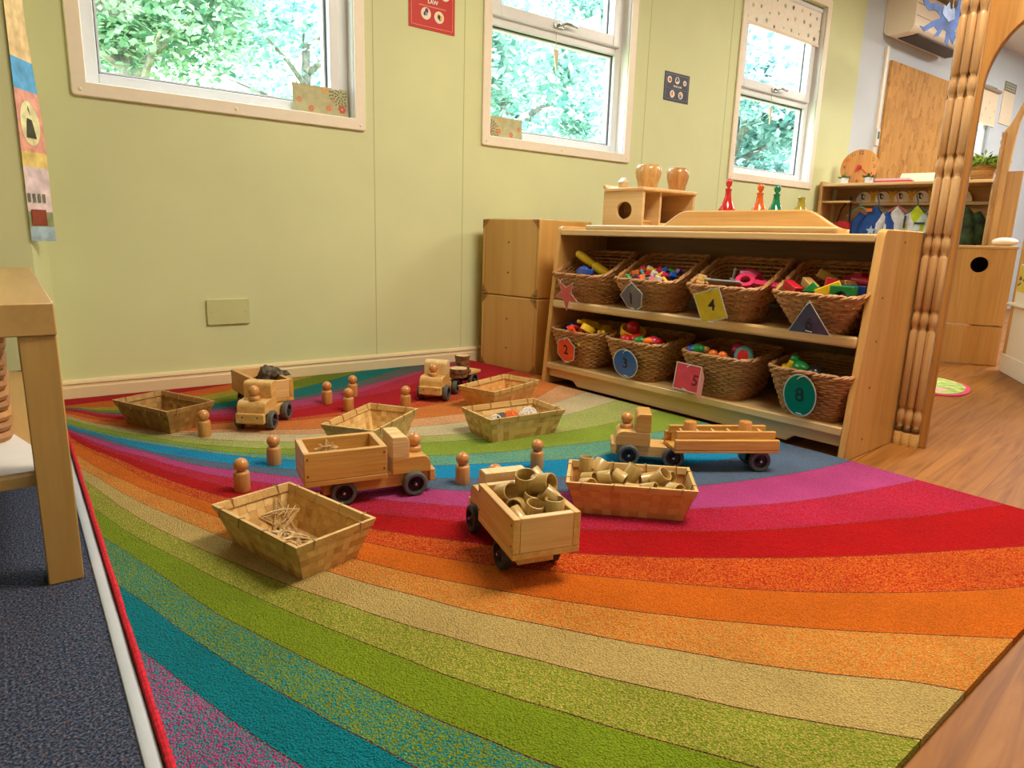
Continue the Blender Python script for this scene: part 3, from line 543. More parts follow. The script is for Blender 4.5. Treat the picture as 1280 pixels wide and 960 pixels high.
[56,2563,73,2548,85,2537,95,2531,108,2532,123,2533,139,2533,157,2536,177,2538,200,2541,225,2540,252,2538,283,2536,316,2535,350,2533,388,2539,429,2547,476,2560,528,2577,584,2597,647,2621,719,2647,802,2676,889,2708,982,2742,1083,2786,1197,2848,1325,2923,1464,3004,1616,3094,1770,3168,1900,3184,2004,3151,2102,3105,2202,3059,2302,3012,2403,2964,2505,2916,2609,2867,2714,2818,2820,2768,2927,2717,3036,2666,3145,2614,3256,2562,3369,2509,3483,2455,3598,2401,3715,2346,3833,2290,3952,2234,4073,2177,4196,2119,4320,2061,4446,2002,4573,1942,4702,1881,4832,1819,4965,1757,5099,1694,5234,1630,5372,1565,5512,1499,5784,1371,5996,1271,6307,1124,6757,912,7295,658,8006,324],
[122,4069,148,4056,167,4047,184,4040,203,4030,226,4019,249,4009,276,3996,306,3982,339,3967,376,3949,416,3930,460,3910,508,3887,556,3865,607,3841,663,3815,722,3787,785,3757,853,3725,924,3692,1004,3654,1091,3613,1180,3572,1269,3530,1360,3487,1451,3445,1543,3401,1637,3357,1731,3313,1827,3268,1923,3223,2021,3177,2119,3131,2219,3084,2320,3036,2422,2988,2526,2940,2630,2891,2736,2841,2843,2791,2951,2740,3061,2689,3172,2637,3284,2584,3398,2531,3513,2477,3629,2422,3747,2367,3866,2311,3987,2254,4109,2197,4233,2139,4358,2080,4485,2020,4614,1960,4744,1899,4876,1837,5010,1774,5146,1710,5283,1646,5422,1580,5563,1514,5839,1385,6054,1284,6368,1136,6824,922,7370,666,8090,328]]

STR = [('pink and teal fleck', (206, 74, 142), (20, 150, 160), .5), ('teal', (0, 138, 152), None), ('teal and green fleck', (34, 148, 140), (140, 158, 30), .5),
 ('green', (140, 164, 30), None), ('green and sand fleck', (196, 182, 84), (140, 160, 36), .5), ('sand', (216, 186, 112), None), ('sand and orange fleck', (226, 172, 84), (240, 130, 40), .5),
 ('orange', (234, 116, 22), None), ('orange and red fleck', (238, 122, 34), (200, 30, 16), .5), ('red', (200, 10, 16), None), ('red and pink fleck', (204, 18, 34), (200, 62, 112), .45),
 ('pink', (206, 78, 144), None), ('blue and grey fleck', (84, 126, 158), (112, 114, 136), .5), ('blue', (24, 158, 212), None), ('blue and green fleck', (52, 164, 172), (150, 186, 112), .5),
 ('green', (158, 182, 62), None), ('green and sand fleck', (210, 202, 128), (160, 184, 80), .5), ('sand', (232, 212, 164), None), ('sand and orange fleck', (234, 196, 146), (242, 152, 88), .5),  # far blue-green to orange-red stripes paled, daylight sheen put into the wool colour
 ('orange', (240, 138, 62), None), ('orange and red fleck', (236, 118, 44), (208, 44, 34), .5), ('red', (204, 20, 36), None), ('red and pink fleck', (206, 26, 50), (196, 64, 112), .45),
 ('pink', (196, 72, 120), None), ('teal and grey fleck', (42, 116, 116), (140, 100, 106), .5), ('teal', (12, 132, 134), None), ('green', (128, 150, 36), None), ('sand and green fleck', (206, 170, 60), (150, 150, 40), .5), ('orange', (232, 112, 36), None), ('red', (196, 22, 32), None)]
_pm = {}
def rug():
    bm = bmesh.new(); mats = []; nc = len(RUG[0])//2
    # every stripe edge becomes a pair of lines with a narrow furrow between them
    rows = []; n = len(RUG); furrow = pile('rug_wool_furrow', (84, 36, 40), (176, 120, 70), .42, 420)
    for k, r in enumerate(RUG):
        P = [V((r[2*i]/1000, r[2*i+1]/1000, .012)) for i in range(nc)]
        if k in (0, n-1): rows.append((P, None)); continue
        lo = []; hi = []
        for i in range(nc):
            q = [V((RUG[m][2*i]/1000, RUG[m][2*i+1]/1000, .012)) for m in (k-1, k+1)]
            for o, dst in zip(q, (lo, hi)):
                d = o-P[i]; l = max(d.length, 1e-6); dst.append(P[i]+d/l*min(.0012, l*.12))
        rows.append((lo, hi))
    mk = lambda ps: [bm.verts.new(p) for p in ps]
    seq = []
    for k, (lo, hi) in enumerate(rows):
        seq.append(mk(lo))
        if hi: seq.append(mk(hi))
    for m in range(len(seq)-1):
        if m % 2 == 0:
            key = STR[m//2]
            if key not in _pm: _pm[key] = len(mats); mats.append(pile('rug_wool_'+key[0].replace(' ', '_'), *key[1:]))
            mi = _pm[key]
        else:
            if 'f' not in _pm: _pm['f'] = len(mats); mats.append(furrow)
            mi = _pm['f']
        for i in range(nc-1):
            f = bm.faces.new((seq[m][i], seq[m][i+1], seq[m+1][i+1], seq[m+1][i])); f.material_index = mi; f.smooth = True
    def cut(b, co, no):
        geom = b.verts[:]+b.edges[:]+b.faces[:]
        bmesh.ops.bisect_plane(b, geom=geom, dist=1e-5, plane_co=co, plane_no=no, clear_outer=True)
    cut(bm, (.0885, 0, 0), (-1, 0, 0)); cut(bm, (.085, .228, 0), (.0446, -1, 0)); cut(bm, (0, 2.625, 0), (0, 1, 0)); cut(bm, (1.803, 0, 0), (1, 0, 0))
    a = bm.copy(); c = bm.copy(); bm.free()
    cut(a, (0, 2.112, 0), (0, 1, 0)); cut(a, sw(-.004, 0, 0), sn)
    cut(c, (0, 2.112, 0), (0, -1, 0)); cut(c, (1.775, 2.233, 0), (1, .157, 0))
    me = bpy.data.meshes.new('tmp'); c.to_mesh(me); a.from_mesh(me); c.free(); bpy.data.meshes.remove(me)
    bmesh.ops.remove_doubles(a, verts=a.verts, dist=2e-5)
    ed = [e for e in a.edges if e.is_boundary]
    r = bmesh.ops.extrude_edge_only(a, edges=ed)
    for v in [x for x in r['geom'] if isinstance(x, bmesh.types.BMVert)]: v.co.z = .0005
    bmesh.ops.recalc_face_normals(a, faces=a.faces)
    me = bpy.data.meshes.new('rainbow_rug'); a.to_mesh(me); a.free()
    for m in mats: me.materials.append(m)
    me.set_sharp_from_angle(angle=rad(40))
    o = bpy.data.objects.new('rainbow_rug', me); COL.objects.link(o)
    tag(o, 'large rainbow striped rug with curved fanning bands covering the floor', 'rug')
    b = G(); b.tube([(.0882, .231+i*.06, .009+.001*sin(i*1.7)) for i in range(36)]+[(.0882, 2.4, .009)], .0050, 8)
    b.build('edge_binding', plain('red_yarn_binding', (206, 24, 44), .9, var=.15, vs=150, bmp=.5), o)
    # dark stitched furrows between the stripes
    return o
rug()
# small bright mat on the far floor, seen past the carved post
mo = thing('play_mat', 'small bright green and pink mat lying on the wooden floor beyond the post', 'mat', (3.22, 1.26, 0), rad(28))
out = [(.24*cos(2*pi*i/40)*(1+.12*sin(4*pi*i/40)), .17*sin(2*pi*i/40)) for i in range(40)]
G().prism(out, 0, .006).build('mat_border', plain('pink_mat_border', (226, 70, 110), .9), mo)
G().prism([(x*.92, y*.9) for x, y in out], .004, .0085).build('mat_field', plain('green_mat_field', (176, 196, 110), .95, var=.2, vs=30), mo)
G().prism(ellipse(.11, .035, 20, -.02, .085), .006, .0095).build('mat_stripe', plain('blue_mat_stripe', (110, 186, 206), .95), mo)
G().prism(ellipse(.05, .05, 20, -.14, -.02), .006, .0095).build('mat_patch', plain('pink_mat_patch', (244, 180, 170), .95), mo)

# ------------------------------------------------------------------ low table at the left
t = thing('side_table', 'plain oak veneer side table with thick legs at the left edge', 'table', (-.475, 1.25, 0))
G().box(0, .527, 0, 1.05, .412, .462).build('table_top', M_table_x, t, bev=.002)
for x in (.477, .0):
    for y in (.004, .996):
        G().box(x, x+.0495, y, y+.05, 0, .412).build('leg', M_table, t, bev=.002)
G().box(.004, .515, .03, 1.02, .165, .183).build('lower_shelf', M_table_x, t, bev=.001)
b = thing('table_basket', 'brown woven basket on the lower shelf of the side table', 'basket', (-.16, 1.66, .183))
g = G()
for k in range(9):
    g.tube([(x, y, .012+k*.019) for x, y in rrect(-.13, .13, -.16, .16, .03)], .0095, 6, True, 0, None, R0.uniform(.2, .9))
g.box(-.125, .125, -.155, .155, .0, .008)
g.build('basket_body', M_wick, b)
G().tube([(x, y, .178) for x, y in rrect(-.135, .135, -.165, .165, .03)], .009, 8, True).build('basket_rim', M_wick_rim, b)
tag(G().prism([(-.05, .03), (.30, .03), (.31, .12), (.26, .32), (-.05, .30)], .0, .002).build('paper_sheet', plain('white_paper', (236, 230, 222), .8)), 'blank white paper sheet on the lower shelf of the side table', 'paper')
bpy.data.objects['paper_sheet'].location = (-.29, 1.27, .1835)

# ------------------------------------------------------------------ things on the back wall
def wall_thing(name, label, cat, x, z, d=.0): return thing(name, label, cat, (x, YW-d, z))
s = wall_thing('socket_cover', 'blank lime-tinted double socket plate low on the green wall', 'socket cover', .6475, .281)
G().prism(rrect(-.076, .076, -.047, .047, .006), -.009, 0, 'y').build('plate', plain('pale_lime_plastic', (206, 208, 150), .35), s, bev=.0015)
g = G()
for x in (-.06, .06): g.lathe([(.0035, 0), (.003, .001)], 10, 0, Mx.Translation((x, -.009, 0)) @ Mx.Rotation(pi/2, 4, 'X'))
g.build('screw', plain('cream_screw', (196, 196, 150), .4), s)
def YM(x, y, z=-.004): return Mx.Translation((x, z, y)) @ Mx.Rotation(pi/2, 4, 'X')
def signboard(label, x0, x1, z0, z1, mat, discs, line1, line2, frame):
    w, h = x1-x0, z1-z0
    o = wall_thing('wall_sign', label, 'sign', (x0+x1)/2, (z0+z1)/2)
    G().box(-w/2, w/2, -.003, 0, -h/2, h/2).build('board', mat, o)
    g = G(); m = .05*w; t = .0016
    a, b = w/2-m, h/2-m
    for q in ((-a, a, -b, -b+t), (-a, a, b-t, b), (-a, -a+t, -b, b), (a-t, a, -b, b)): g.box(q[0], q[1], -.0038, -.003, q[2], q[3])
    g.build('border_line', frame, o)
    for (cx, cz, r, c) in discs:
        d = G(); d.prism(ellipse(r, r, 20, cx, cz), -.0040, -.003, 'y'); dd = d.build('picture_disc', M_white_w, o)
        c1 = G(); R = random.Random(int(cx*1e4)+int(cz*1e4))
        for q in range(5):
            rr = r*R.uniform(.18, .34); an = R.random()*6.28; ra = r*R.uniform(.0, .5)
            c1.prism(ellipse(rr, rr*1.3, 10, cx+ra*cos(an), cz+ra*sin(an)), -.0046-.0001*q, -.004, 'y', q % len(c))
        c1.build('picture', c, dd)
    text('lettering', line1, w*.085, M_white_ink, o, YM(0, discs[0][4] if len(discs[0]) > 4 else -.02), .0003, .0006)
    return o
Mk = lambda n, c: plain(n, c, .5)
o = signboard('red wall sign with picture discs and the word LAW, left of the middle window', 1.403, 1.619, 1.405, 1.70, Mk('red_sign', (202, 50, 38)), [(-.055, .002, .022, [M_black, P_red]), (0, -.002, .022, [P_red2, M_black]), (.06, -.004, .022, [P_green, M_black]), (-.03, -.088, .023, [M_black, P_grey, P_purp]), (.032, -.092, .023, [P_yel, M_black, P_grey])], 'LAW', '', Mk('pale_red_line', (246, 170, 140)))
for ch in list(o.children):
    if ch.name.startswith('lettering'): bpy.data.objects.remove(ch)
text('lettering', 'LAW', .022, M_white_ink, o, YM(.002, -.041), .0003, .0007)
g = G()
for i in range(22): g.box(-.062+i*.0058, -.062+i*.0058+.0042, -.0037, -.003, -.0605-.001*(i % 2), -.057)
g.build('small_print', Mk('pale_red_print', (240, 160, 130)), o)
o = signboard('small dark landscape wall sign with picture discs, between the middle window and the star blind', 2.935, 3.135, 1.333, 1.478, Mk('navy_sign', (52, 52, 72)), [(0, .036, .018, [M_black, P_grey]), (-.062, .034, .017, [P_or, M_black]), (.062, .030, .014, [P_yel, M_black, P_teal]), (-.034, -.036, .019, [P_yel, P_or, M_black]), (.034, -.036, .019, [M_black, P_yel, P_grey])], 'MUSIC', '', Mk('grey_line', (140, 140, 150)))
for ch in list(o.children):
    if ch.name.startswith('lettering'): bpy.data.objects.remove(ch)
text('lettering', 'MUSIC & ME', .0125, M_white_ink, o, YM(.004, .004), .0003, .0003)
g = G()
for i in range(20): g.box(-.085+i*.0086, -.085+i*.0086+.006, -.0037, -.003, -.0105, -.0085)
g.build('small_print', Mk('grey_print', (130, 124, 140)), o)
# floral cards standing on the window sills
def card(label, x0, x1, z0, z1, y, flip):
    w, h = x1-x0, z1-z0
    o = thing('window_card', label, 'card', ((x0+x1)/2, y, z0), rot=(rad(-5), 0, 0))
    G().box(-w/2, w/2, -.001, .001, 0, h).build('card_sheet', plain('sage_card', (190, 184, 140), .7, var=.06), o)
    R = random.Random(5); s = -1 if flip else 1
    g = G(); cx, cz = s*w*.37, h*.80 if not flip else h*.34
    for ring, n in ((.012, 7), (.022, 12), (.033, 16), (.043, 20)):
        for i in range(n):
            a = 2*pi*i/n+ring*40; px, pz = cx+ring*cos(a), cz+ring*sin(a)
            if abs(px) > w/2-.006 or not .006 < pz < h-.006: continue
            g.prism([(px+q*cos(a)*.006-k*sin(a)*.0024, pz+q*sin(a)*.006+k*cos(a)*.0024) for q, k in ((-1, 0), (0, 1), (1, 0), (0, -1))], -.0018, -.0011, 'y')
    g.build('leaf_print', Mk('dark_leaf_print', (60, 84, 30)), o)
    for (fx, fz, r, c) in ((s*.085, h*.30, .014, (206, 66, 38)), (s*-.04, .022, .010, (224, 110, 66)), (s*-.085, .05, .009, (224, 130, 90)), (s*.03, .030, .010, (232, 120, 60)), (s*.02, h-.012, .010, (240, 170, 70)), (s*.05, h*.55, .008, (206, 160, 120))):
        d = G()
        for i in range(6):
            a = i*pi/3; d.prism(ellipse(r*.42, r*.42, 8, fx+r*.75*cos(a), fz+r*.75*sin(a)), -.002, -.0011, 'y')
        d.build('flower_print', Mk('flower_print', c), o)
    return o
card('floral printed card on the sill of the big left window', .934, 1.153, 1.0225, 1.130, YW+.035, False)
card('floral printed card in the lower left corner of the middle window', 1.812, 2.02, 1.0275, 1.122, YW+.035, True)
# patterned paper banner hanging on the flank of the left wall stub
bn = thing('paper_banner', 'long painted paper banner curling off the wall in the left corner', 'banner', (.066, 2.445, 0))
g = G(); nz = 26
zs = [.53+i*(1.62-.53)/nz for i in range(nz+1)]
def bpt(u, z):
    k = max(0, (1.0-z)/.47); fl = .012+.016*k**1.2+.006*sin(z*9)*u
    return (.000+u*(.040+fl), -.004+u*(.10-.06*k)+.0, z)
vs = []; 
for z in zs:
    for j in range(5): vs.append(bpt(j/4, z))
for i in range(nz):
    zc = (zs[i]+zs[i+1])/2
    mi = 0 if zc < .575 else 1 if zc < .62 else 2 if zc < .72 else 3 if zc < .765 else 4 if zc < .93 else 3 if zc < .97 else 5 if zc < 1.03 else 6
    for j in range(4): g.add([vs[i*5+j], vs[i*5+j+1], vs[(i+1)*5+j+1], vs[(i+1)*5+j]], [(0, 1, 2, 3)], mi)
def bm_(n, c): return plain('banner_'+n, c, .8, var=.12, vs=30)
g.build('banner_sheet', [bm_('blue_foot', (170, 196, 206)), bm_('green_foot', (150, 160, 110)), bm_('lilac', (226, 206, 206)), bm_('yellow', (240, 206, 120)), bm_('pink', (240, 164, 140)), bm_('sky', (96, 170, 216)), bm_('peach', (240, 196, 136))], bn)
def decal(nm, pts, mat, off=.0015):
    d = G(); d.add([V(bpt(u, z))+V((.0, -off, 0)) for u, z in pts], [list(range(len(pts)))]); d.build(nm, mat, bn)
decal('painted_oval', [(.5+.38*cos(a*pi/10), .86+.062*sin(a*pi/10)) for a in range(20)], bm_('cream', (246, 228, 170)))
decal('painted_tree', [(.30, .82), (.70, .82), (.62, .86), (.5, .91), (.36, .86)], bm_('dark_tree', (70, 66, 40)), .003)
decal('painted_house', [(.12, .575), (.72, .575), (.72, .62), (.12, .62)], bm_('brown_house', (140, 66, 40)), .003)
for i in range(4): decal('painted_window', [(.05+.2*i, .64), (.16+.2*i, .64), (.16+.2*i, .665), (.05+.2*i, .665)], bm_('grey_bar', (110, 120, 100)), .003)

# star blind in the third window
bl = thing('roller_blind', 'cream roller blind with coloured stars, half down in the right window', 'blind', (4.004, YW+.03, 0))
G().box(-.405, .405, -.001, .001, 1.868, 2.08).build('blind_cloth', plain('cream_blind_cloth', (255, 244, 226), .8, var=.02), bl)
G().box(-.408, .408, -.005, .005, 1.855, 1.870).build('bottom_bar', plain('cream_bar', (244, 226, 206), .5), bl)
g = G(); g.cyl((-.405, .005, 2.07), (.405, .005, 2.07), .016, 12); g.build('roller', M_white, bl)
def star(cx, cz, r, a0=90): return [(cx+(r if i % 2 == 0 else r*.42)*cos(rad(a0+36*i)), cz+(r if i % 2 == 0 else r*.42)*sin(rad(a0+36*i))) for i in range(10)]
st = random.Random(3); cs = [Mk('star_'+n, c) for n, c in (('olive', (150, 150, 60)), ('brown', (96, 70, 64)), ('grey', (150, 150, 156)), ('sand', (220, 190, 130)), ('green', (160, 176, 130)))]
for i in range(9):
    for j in range(3):
        d = G(); d.prism(star(-.36+i*.09+.03*(j % 2)+st.uniform(-.012, .012), 1.895+j*.065+st.uniform(-.012, .012), st.choice((.010, .014, .018))), -.0018, -.001, 'y'); d.build('star_print', cs[(i*2+j*3) % 5], bl)
# air conditioner
ac = thing('air_conditioner', 'white wall mounted air conditioner above the chipboard panel', 'air conditioner', (5.62, YW, 2.05))
pr = rrect(-.21, 0, 0, .27, .05, 6)
G().prism(pr, -.46, .46, 'x').build('casing', M_white_w, ac, bev=.004)
G().box(-.36, .42, -.195, -.06, -.006, .002).build('air_outlet', plain('dark_outlet', (52, 44, 38), .5), ac)
g = G()
for z in (.10, .175): g.box(-.45, .45, -.2125, -.209, z, z+.003)
g.build('seam', plain('grey_seam', (150, 140, 126), .5), ac)
ob = tag(G().box(5.31, 6.42, YW-.0195, YW-.0015, .60, 1.92).build('chipboard_panel', plain('x', (200, 150, 80))), 'large chipboard panel fixed to the pale wall under the air conditioner', 'board')
def osb():
    m, nt, b = nodes('oriented_strand_board'); b.inputs['Roughness'].default_value = .7
    v = coord(nt, scale=(26, 26, 12), rnd=False)
    k = N(nt, 'ShaderNodeTexVoronoi', Scale=1.0); k.inputs['Randomness'].default_value = 1; nt.links.new(v, k.inputs['Vector'])
    n = N(nt, 'ShaderNodeTexNoise', Scale=2.0, Detail=4.0, Distortion=1.5); nt.links.new(v, n.inputs['Vector'])
    a = ramp(nt, k.outputs['Color'], [(.2, lin((168, 112, 44))), (.6, lin((214, 160, 82)))])
    c = mixc(nt, ramp(nt, n.outputs['Fac'], [(.4, (0, 0, 0, 1)), (.6, (1, 1, 1, 1))]), a, lin((206, 148, 66)))
    nt.links.new(c, b.inputs['Base Color']); return m
ob.data.materials[0] = osb()
tr = thing('cable_trunking', 'white vertical cable trunking with a small switch beside the chipboard panel', 'trunking', (5.236, YW, 0))
G().box(-.018, .018, -.02, 0, .3, 2.0).build('channel', M_white_w, tr, bev=.002)
G().box(-.022, .022, -.03, -.02, 1.32, 1.44).build('switch_box', M_white, tr, bev=.002)
G().box(-.012, .012, -.032, -.03, 1.37, 1.42).build('switch_label', plain('grey_green_label', (96, 106, 90), .5), tr)
# hanging blue paper dragon
dg = thing('paper_dragon', 'blue cut-out paper dragon hanging in front of the air conditioner', 'decoration', (4.62, 2.02, 1.93), rad(-25))
bd = [(-.17, .13), (-.15, .06), (-.11, .03), (-.06, .035), (-.02, .0), (-.07, -.02), (-.13, -.06), (-.16, -.055), (-.12, -.085), (-.06, -.05), (-.03, -.075), (-.055, -.11), (-.02, -.10), (.0, -.06), (.03, -.07), (.03, -.13), (.055, -.15), (.055, -.10), (.085, -.14), (.10, -.10), (.085, -.06), (.11, -.02), (.13, .06), (.125, .14), (.145, .20), (.13, .26), (.10, .21), (.085, .13), (.07, .05), (.03, .025), (-.02, .06), (-.06, .075), (-.11, .07), (-.14, .10)]
G().prism(bd, -.002, .002, 'y').build('body', plain('blue_card', (58, 88, 150), .6, var=.25, vs=16), dg)
G().prism([(-.02, .02), (.03, -.02), (.07, .0), (.06, .06), (.03, .045), (.02, .09), (.0, .06), (-.015, .07)], -.005, -.003, 'y').build('wing', plain('grey_blue_card', (128, 146, 180), .6, var=.2, vs=20), dg)
G().cyl((.05, 0, .05), (.05, 0, .42), .0012, 6).build('thread', M_white, dg)
# far window blind, wall chart
bl2 = thing('roller_blind', 'cream roller blind in the far window seen through the arch', 'blind', (6.87, YW-.006, 0))
G().box(-.47, .47, -.001, .001, 1.70, 1.98).build('blind_cloth', plain('cream_blind_cloth_far', (240, 222, 190), .8), bl2)
G().box(-.475, .475, -.006, .004, 1.69, 1.705).build('bottom_bar', M_white_w, bl2)
G().cyl((-.47, -.01, 1.985), (.47, -.01, 1.985), .015, 10).build('roller', plain('grey_roller', (170, 150, 130), .5), bl2)
g = G()
for i in range(14): g.prism(star(-.42+.065*i, 1.76+.06*(i % 3), .014), -.002, -.001, 'y')
g.build('star_print', cs[3], bl2)
nt_ = thing('wall_chart', 'cream wall chart with a grey-green heading on the far pale wall', 'chart', (7.57, YW, 1.74))
G().box(-.135, .135, -.008, 0, 0, .36).build('chart_sheet', plain('cream_chart', (238, 222, 194), .7), nt_)
G().box(-.135, .135, -.010, -.008, .28, .36).build('chart_heading', plain('grey_green_heading', (120, 124, 104), .7), nt_)
g = G()
for i in range(3):
    for j in range(5): g.box(-.11+j*.046, -.11+j*.046+.034, -.0108, -.010, .292+i*.022, .304+i*.022)
g.build('heading_print', plain('pale_print', (190, 190, 170), .7), nt_)
# ------------------------------------------------------------------ basket shelf
sh = thing('basket_shelf', 'long birch two-tier basket shelf with sloping sides standing at the edge of the rug', 'shelf', SO, SH)
side = [(0, 0), (.345, 0), (.345, .628)]+[(.345-.004, .632)]+[(.075, .632), (.062, .624), (.057, .612)]
for y in (0, 1.213):
    G().prism([(a, b) for a, b in side], y, y+.022, 'y').build('side_panel', M_birch, sh, bev=.003)
def board(name, n0, n1, z0, z1, mat, bev=.004): return G().box(n0, n1, .022, 1.213, z0, z1).build(name, mat, sh, bev=bev)
board('bottom_board', .006, .333, .067, .092, M_maple_edge)
mb = board('middle_board', .045, .333, .317, .337, M_birch_y)
G().box(.026, .05, .022, 1.213, .312, .344).build('board_lip', M_maple_edge, sh, bev=.008, seg=3)
board('top_board', .055, .333, .597, .619, M_maple_edge)
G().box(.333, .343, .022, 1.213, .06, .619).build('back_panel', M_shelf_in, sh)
tk = [(.022, .008), (.022, .03), (.022, .067), (1.213, .067), (1.213, .008), (1.08, .008), (1.06, .022), (.20, .022), (.18, .008)]
tk = [(.022, .067), (.022, .034), (.16, .034), (.185, .014), (1.05, .014), (1.075, .034), (1.213, .034), (1.213, .067)]
G().prism(tk, .022, .036, 'x').build('plinth_board', M_maple_edge, sh, bev=.002)
G().box(.062, .08, .13, 1.09, .619, .637).build('top_rail', M_maple_edge, sh, bev=.006, seg=3)
z0 = .619
cb = [(.20, z0), (.205, .636)]
for i in range(9): t_ = i/8; cb.append((.205+.145*t_, .636+.061*(3*t_*t_-2*t_**3)))
for i in range(9): t_ = i/8; cb.append((.80+.14*t_, .698-.061*(3*t_*t_-2*t_**3)))
cb += [(.945, z0)]
G().prism(cb, .296, .314, 'x').build('raised_back_board', M_birch_y, sh, bev=.005)
g = G()
for z in (.05, .20, .33, .45, .60): g.cyl((.10 if z < .5 else .2, -.0008, z), (.10 if z < .5 else .2, .001, z), .0035, 8)
g.build('screw_plug', M_screw, sh)
g = G()
for n in (.02, .30):
    for s in (.004, 1.219): g.box(n, n+.02, s, s+.012, -.0, .003)
# back-to-back cabinet behind the shelf, carrying the bottles and the toy cupboard
bk = thing('low_cabinet', 'low birch cabinet standing back to back behind the basket shelf', 'cabinet', sw(.349, .16, 0), SH)
G().box(0, .40, 0, 1.16, .602, .62).build('cabinet_top', M_birch_y, bk, bev=.002)
for y in (0, 1.142): G().box(0, .395, y, y+.018, 0, .602).build('side_panel', M_birch, bk)
G().box(0, .395, .018, 1.142, .05, .068).build('cabinet_base', M_birch_y, bk)
G().box(0, .012, .018, 1.142, .068, .602).build('back_panel', M_birch_y, bk)

# ------------------------------------------------------------------ wicker baskets
def wicker(hF, hB, a0, b0, a1, b1, rows, scoop):
    """returns (body, rim, stakes) collectors. a = half depth (x), b = half width (y)"""
    R = random.Random(rows+int(hB*1000))
    def per(u, f):
        # rounded rectangle by superellipse
        c, s = cos(u), sin(u); e = .36
        x = (abs(c)**e)*(1 if c >= 0 else -1); y = (abs(s)**e)*(1 if s >= 0 else -1)
        return (a0+(a1-a0)*f)*x, (b0+(b1-b0)*f)*y, x
    def H(xn):
        t = (xn+1)/2
        if scoop: t = max(0, min(1, (t-.06)/.85)); t = t*t*(3-2*t)*.55+t*.45
        return hF+(hB-hF)*t
    ns = 40; us = []
    # even spacing along the perimeter
    pts = [(per(2*pi*i/720, .6), 2*pi*i/720) for i in range(721)]
    L = [0]
    for i in range(720): L.append(L[-1]+math.dist(pts[i][0][:2], pts[i+1][0][:2]))
    k = 0
    for j in range(ns*2):
        d = L[-1]*j/(ns*2)
        while L[k+1] < d: k += 1
        us.append(pts[k][1]+(pts[k+1][1]-pts[k][1])*((d-L[k])/max(1e-9, L[k+1]-L[k])))
    body = G()
    for r in range(rows):
        f = (r+.5)/rows; P = []
        for j, u in enumerate(us):
            x, y, xn = per(u, f); o = .0026*(1 if (j+2*(r % 2)) % 4 < 2 else -1)*1.0
            o *= .9
            l = math.hypot(x, y); z = .006+f*(H(xn)-.008)
            P.append((x+o*x/l, y+o*y/l, z+R.uniform(-.0008, .0008)))
        body.tube(P, .0038, 6, True, 0, None, min(1, max(0, R.gauss(.56, .14))))
    for j in range(0, ns*2, 2):
        P = []
        for f in (0, .35, .7, 1):
            x, y, xn = per(us[j], f); P.append((x, y, .004+f*(H(xn)-.006)))
        body.tube(P, .0026, 4, False, 0, None, .35)
    bx = [per(u, 0)[:2] for u in us]
    body.prism(bx, 0, .006)
    # dark lining so no gap shows between the rods
    rim = G(); m = len(us)*2
    for ph in (0, pi, pi/2):
        P = []
        for j in range(m):
            u = us[j//2] if j % 2 == 0 else (us[j//2]+(us[(j//2+1) % len(us)] if j//2+1 < len(us) else 2*pi))/2
            x, y, xn = per(u, 1); l = math.hypot(x, y)
            a = j*.62+ph
            P.append((x+.004*cos(a)*x/l, y+.004*cos(a)*y/l, H(xn)+.003+.004*sin(a)))
        rim.tube(P, .0042, 5, True, 0, None, .35+.3*(ph > 0))
    return body, rim
bU = wicker(.108, .195, .078, .066, .125, .130, 14, True)
bL = wicker(.134, .158, .088, .080, .120, .128, 16, False)
_mesh = {}
def wicker_basket(kind, label, s, z, n=.115):
    t = thing('wicker_basket', label, 'basket', sw(n, s, z), SH, 'wicker baskets on the shelf')
    bd, rm = bU if kind == 'U' else bL
    if kind not in _mesh:
        a = bd.build('basket_body', M_wick, t, smooth=60); c = rm.build('basket_rim', M_wick_rim, t, smooth=60); _mesh[kind] = (a.data, c.data)
    else:
        for nm, me in zip(('basket_body', 'basket_rim'), _mesh[kind]):
            o = bpy.data.objects.new(nm, me); COL.objects.link(o); o.parent = t
    return t
ZU, ZL = .3372, .0922
US = (1.075, .755, .445, .145); LS = (1.075, .785, .447, .137)
for s, l in zip(US, ('wicker basket with a pink star card, far left of the upper shelf board', 'wicker basket with the grey card 1 on the upper shelf board', 'wicker basket with the yellow card 4 on the upper shelf board', 'wicker basket of bright wooden blocks with the purple triangle card')):
    wicker_basket('U', l, s, ZU)
for s, l in zip(LS, ('wicker basket with the orange card 2 on the lower shelf board', 'wicker basket with the round blue card 3 on the lower shelf board', 'wicker basket with the curled pink card on the lower shelf board', 'wicker basket with the oval green card 8 on the lower shelf board')):
    wicker_basket('L', l, s, ZL, .117)

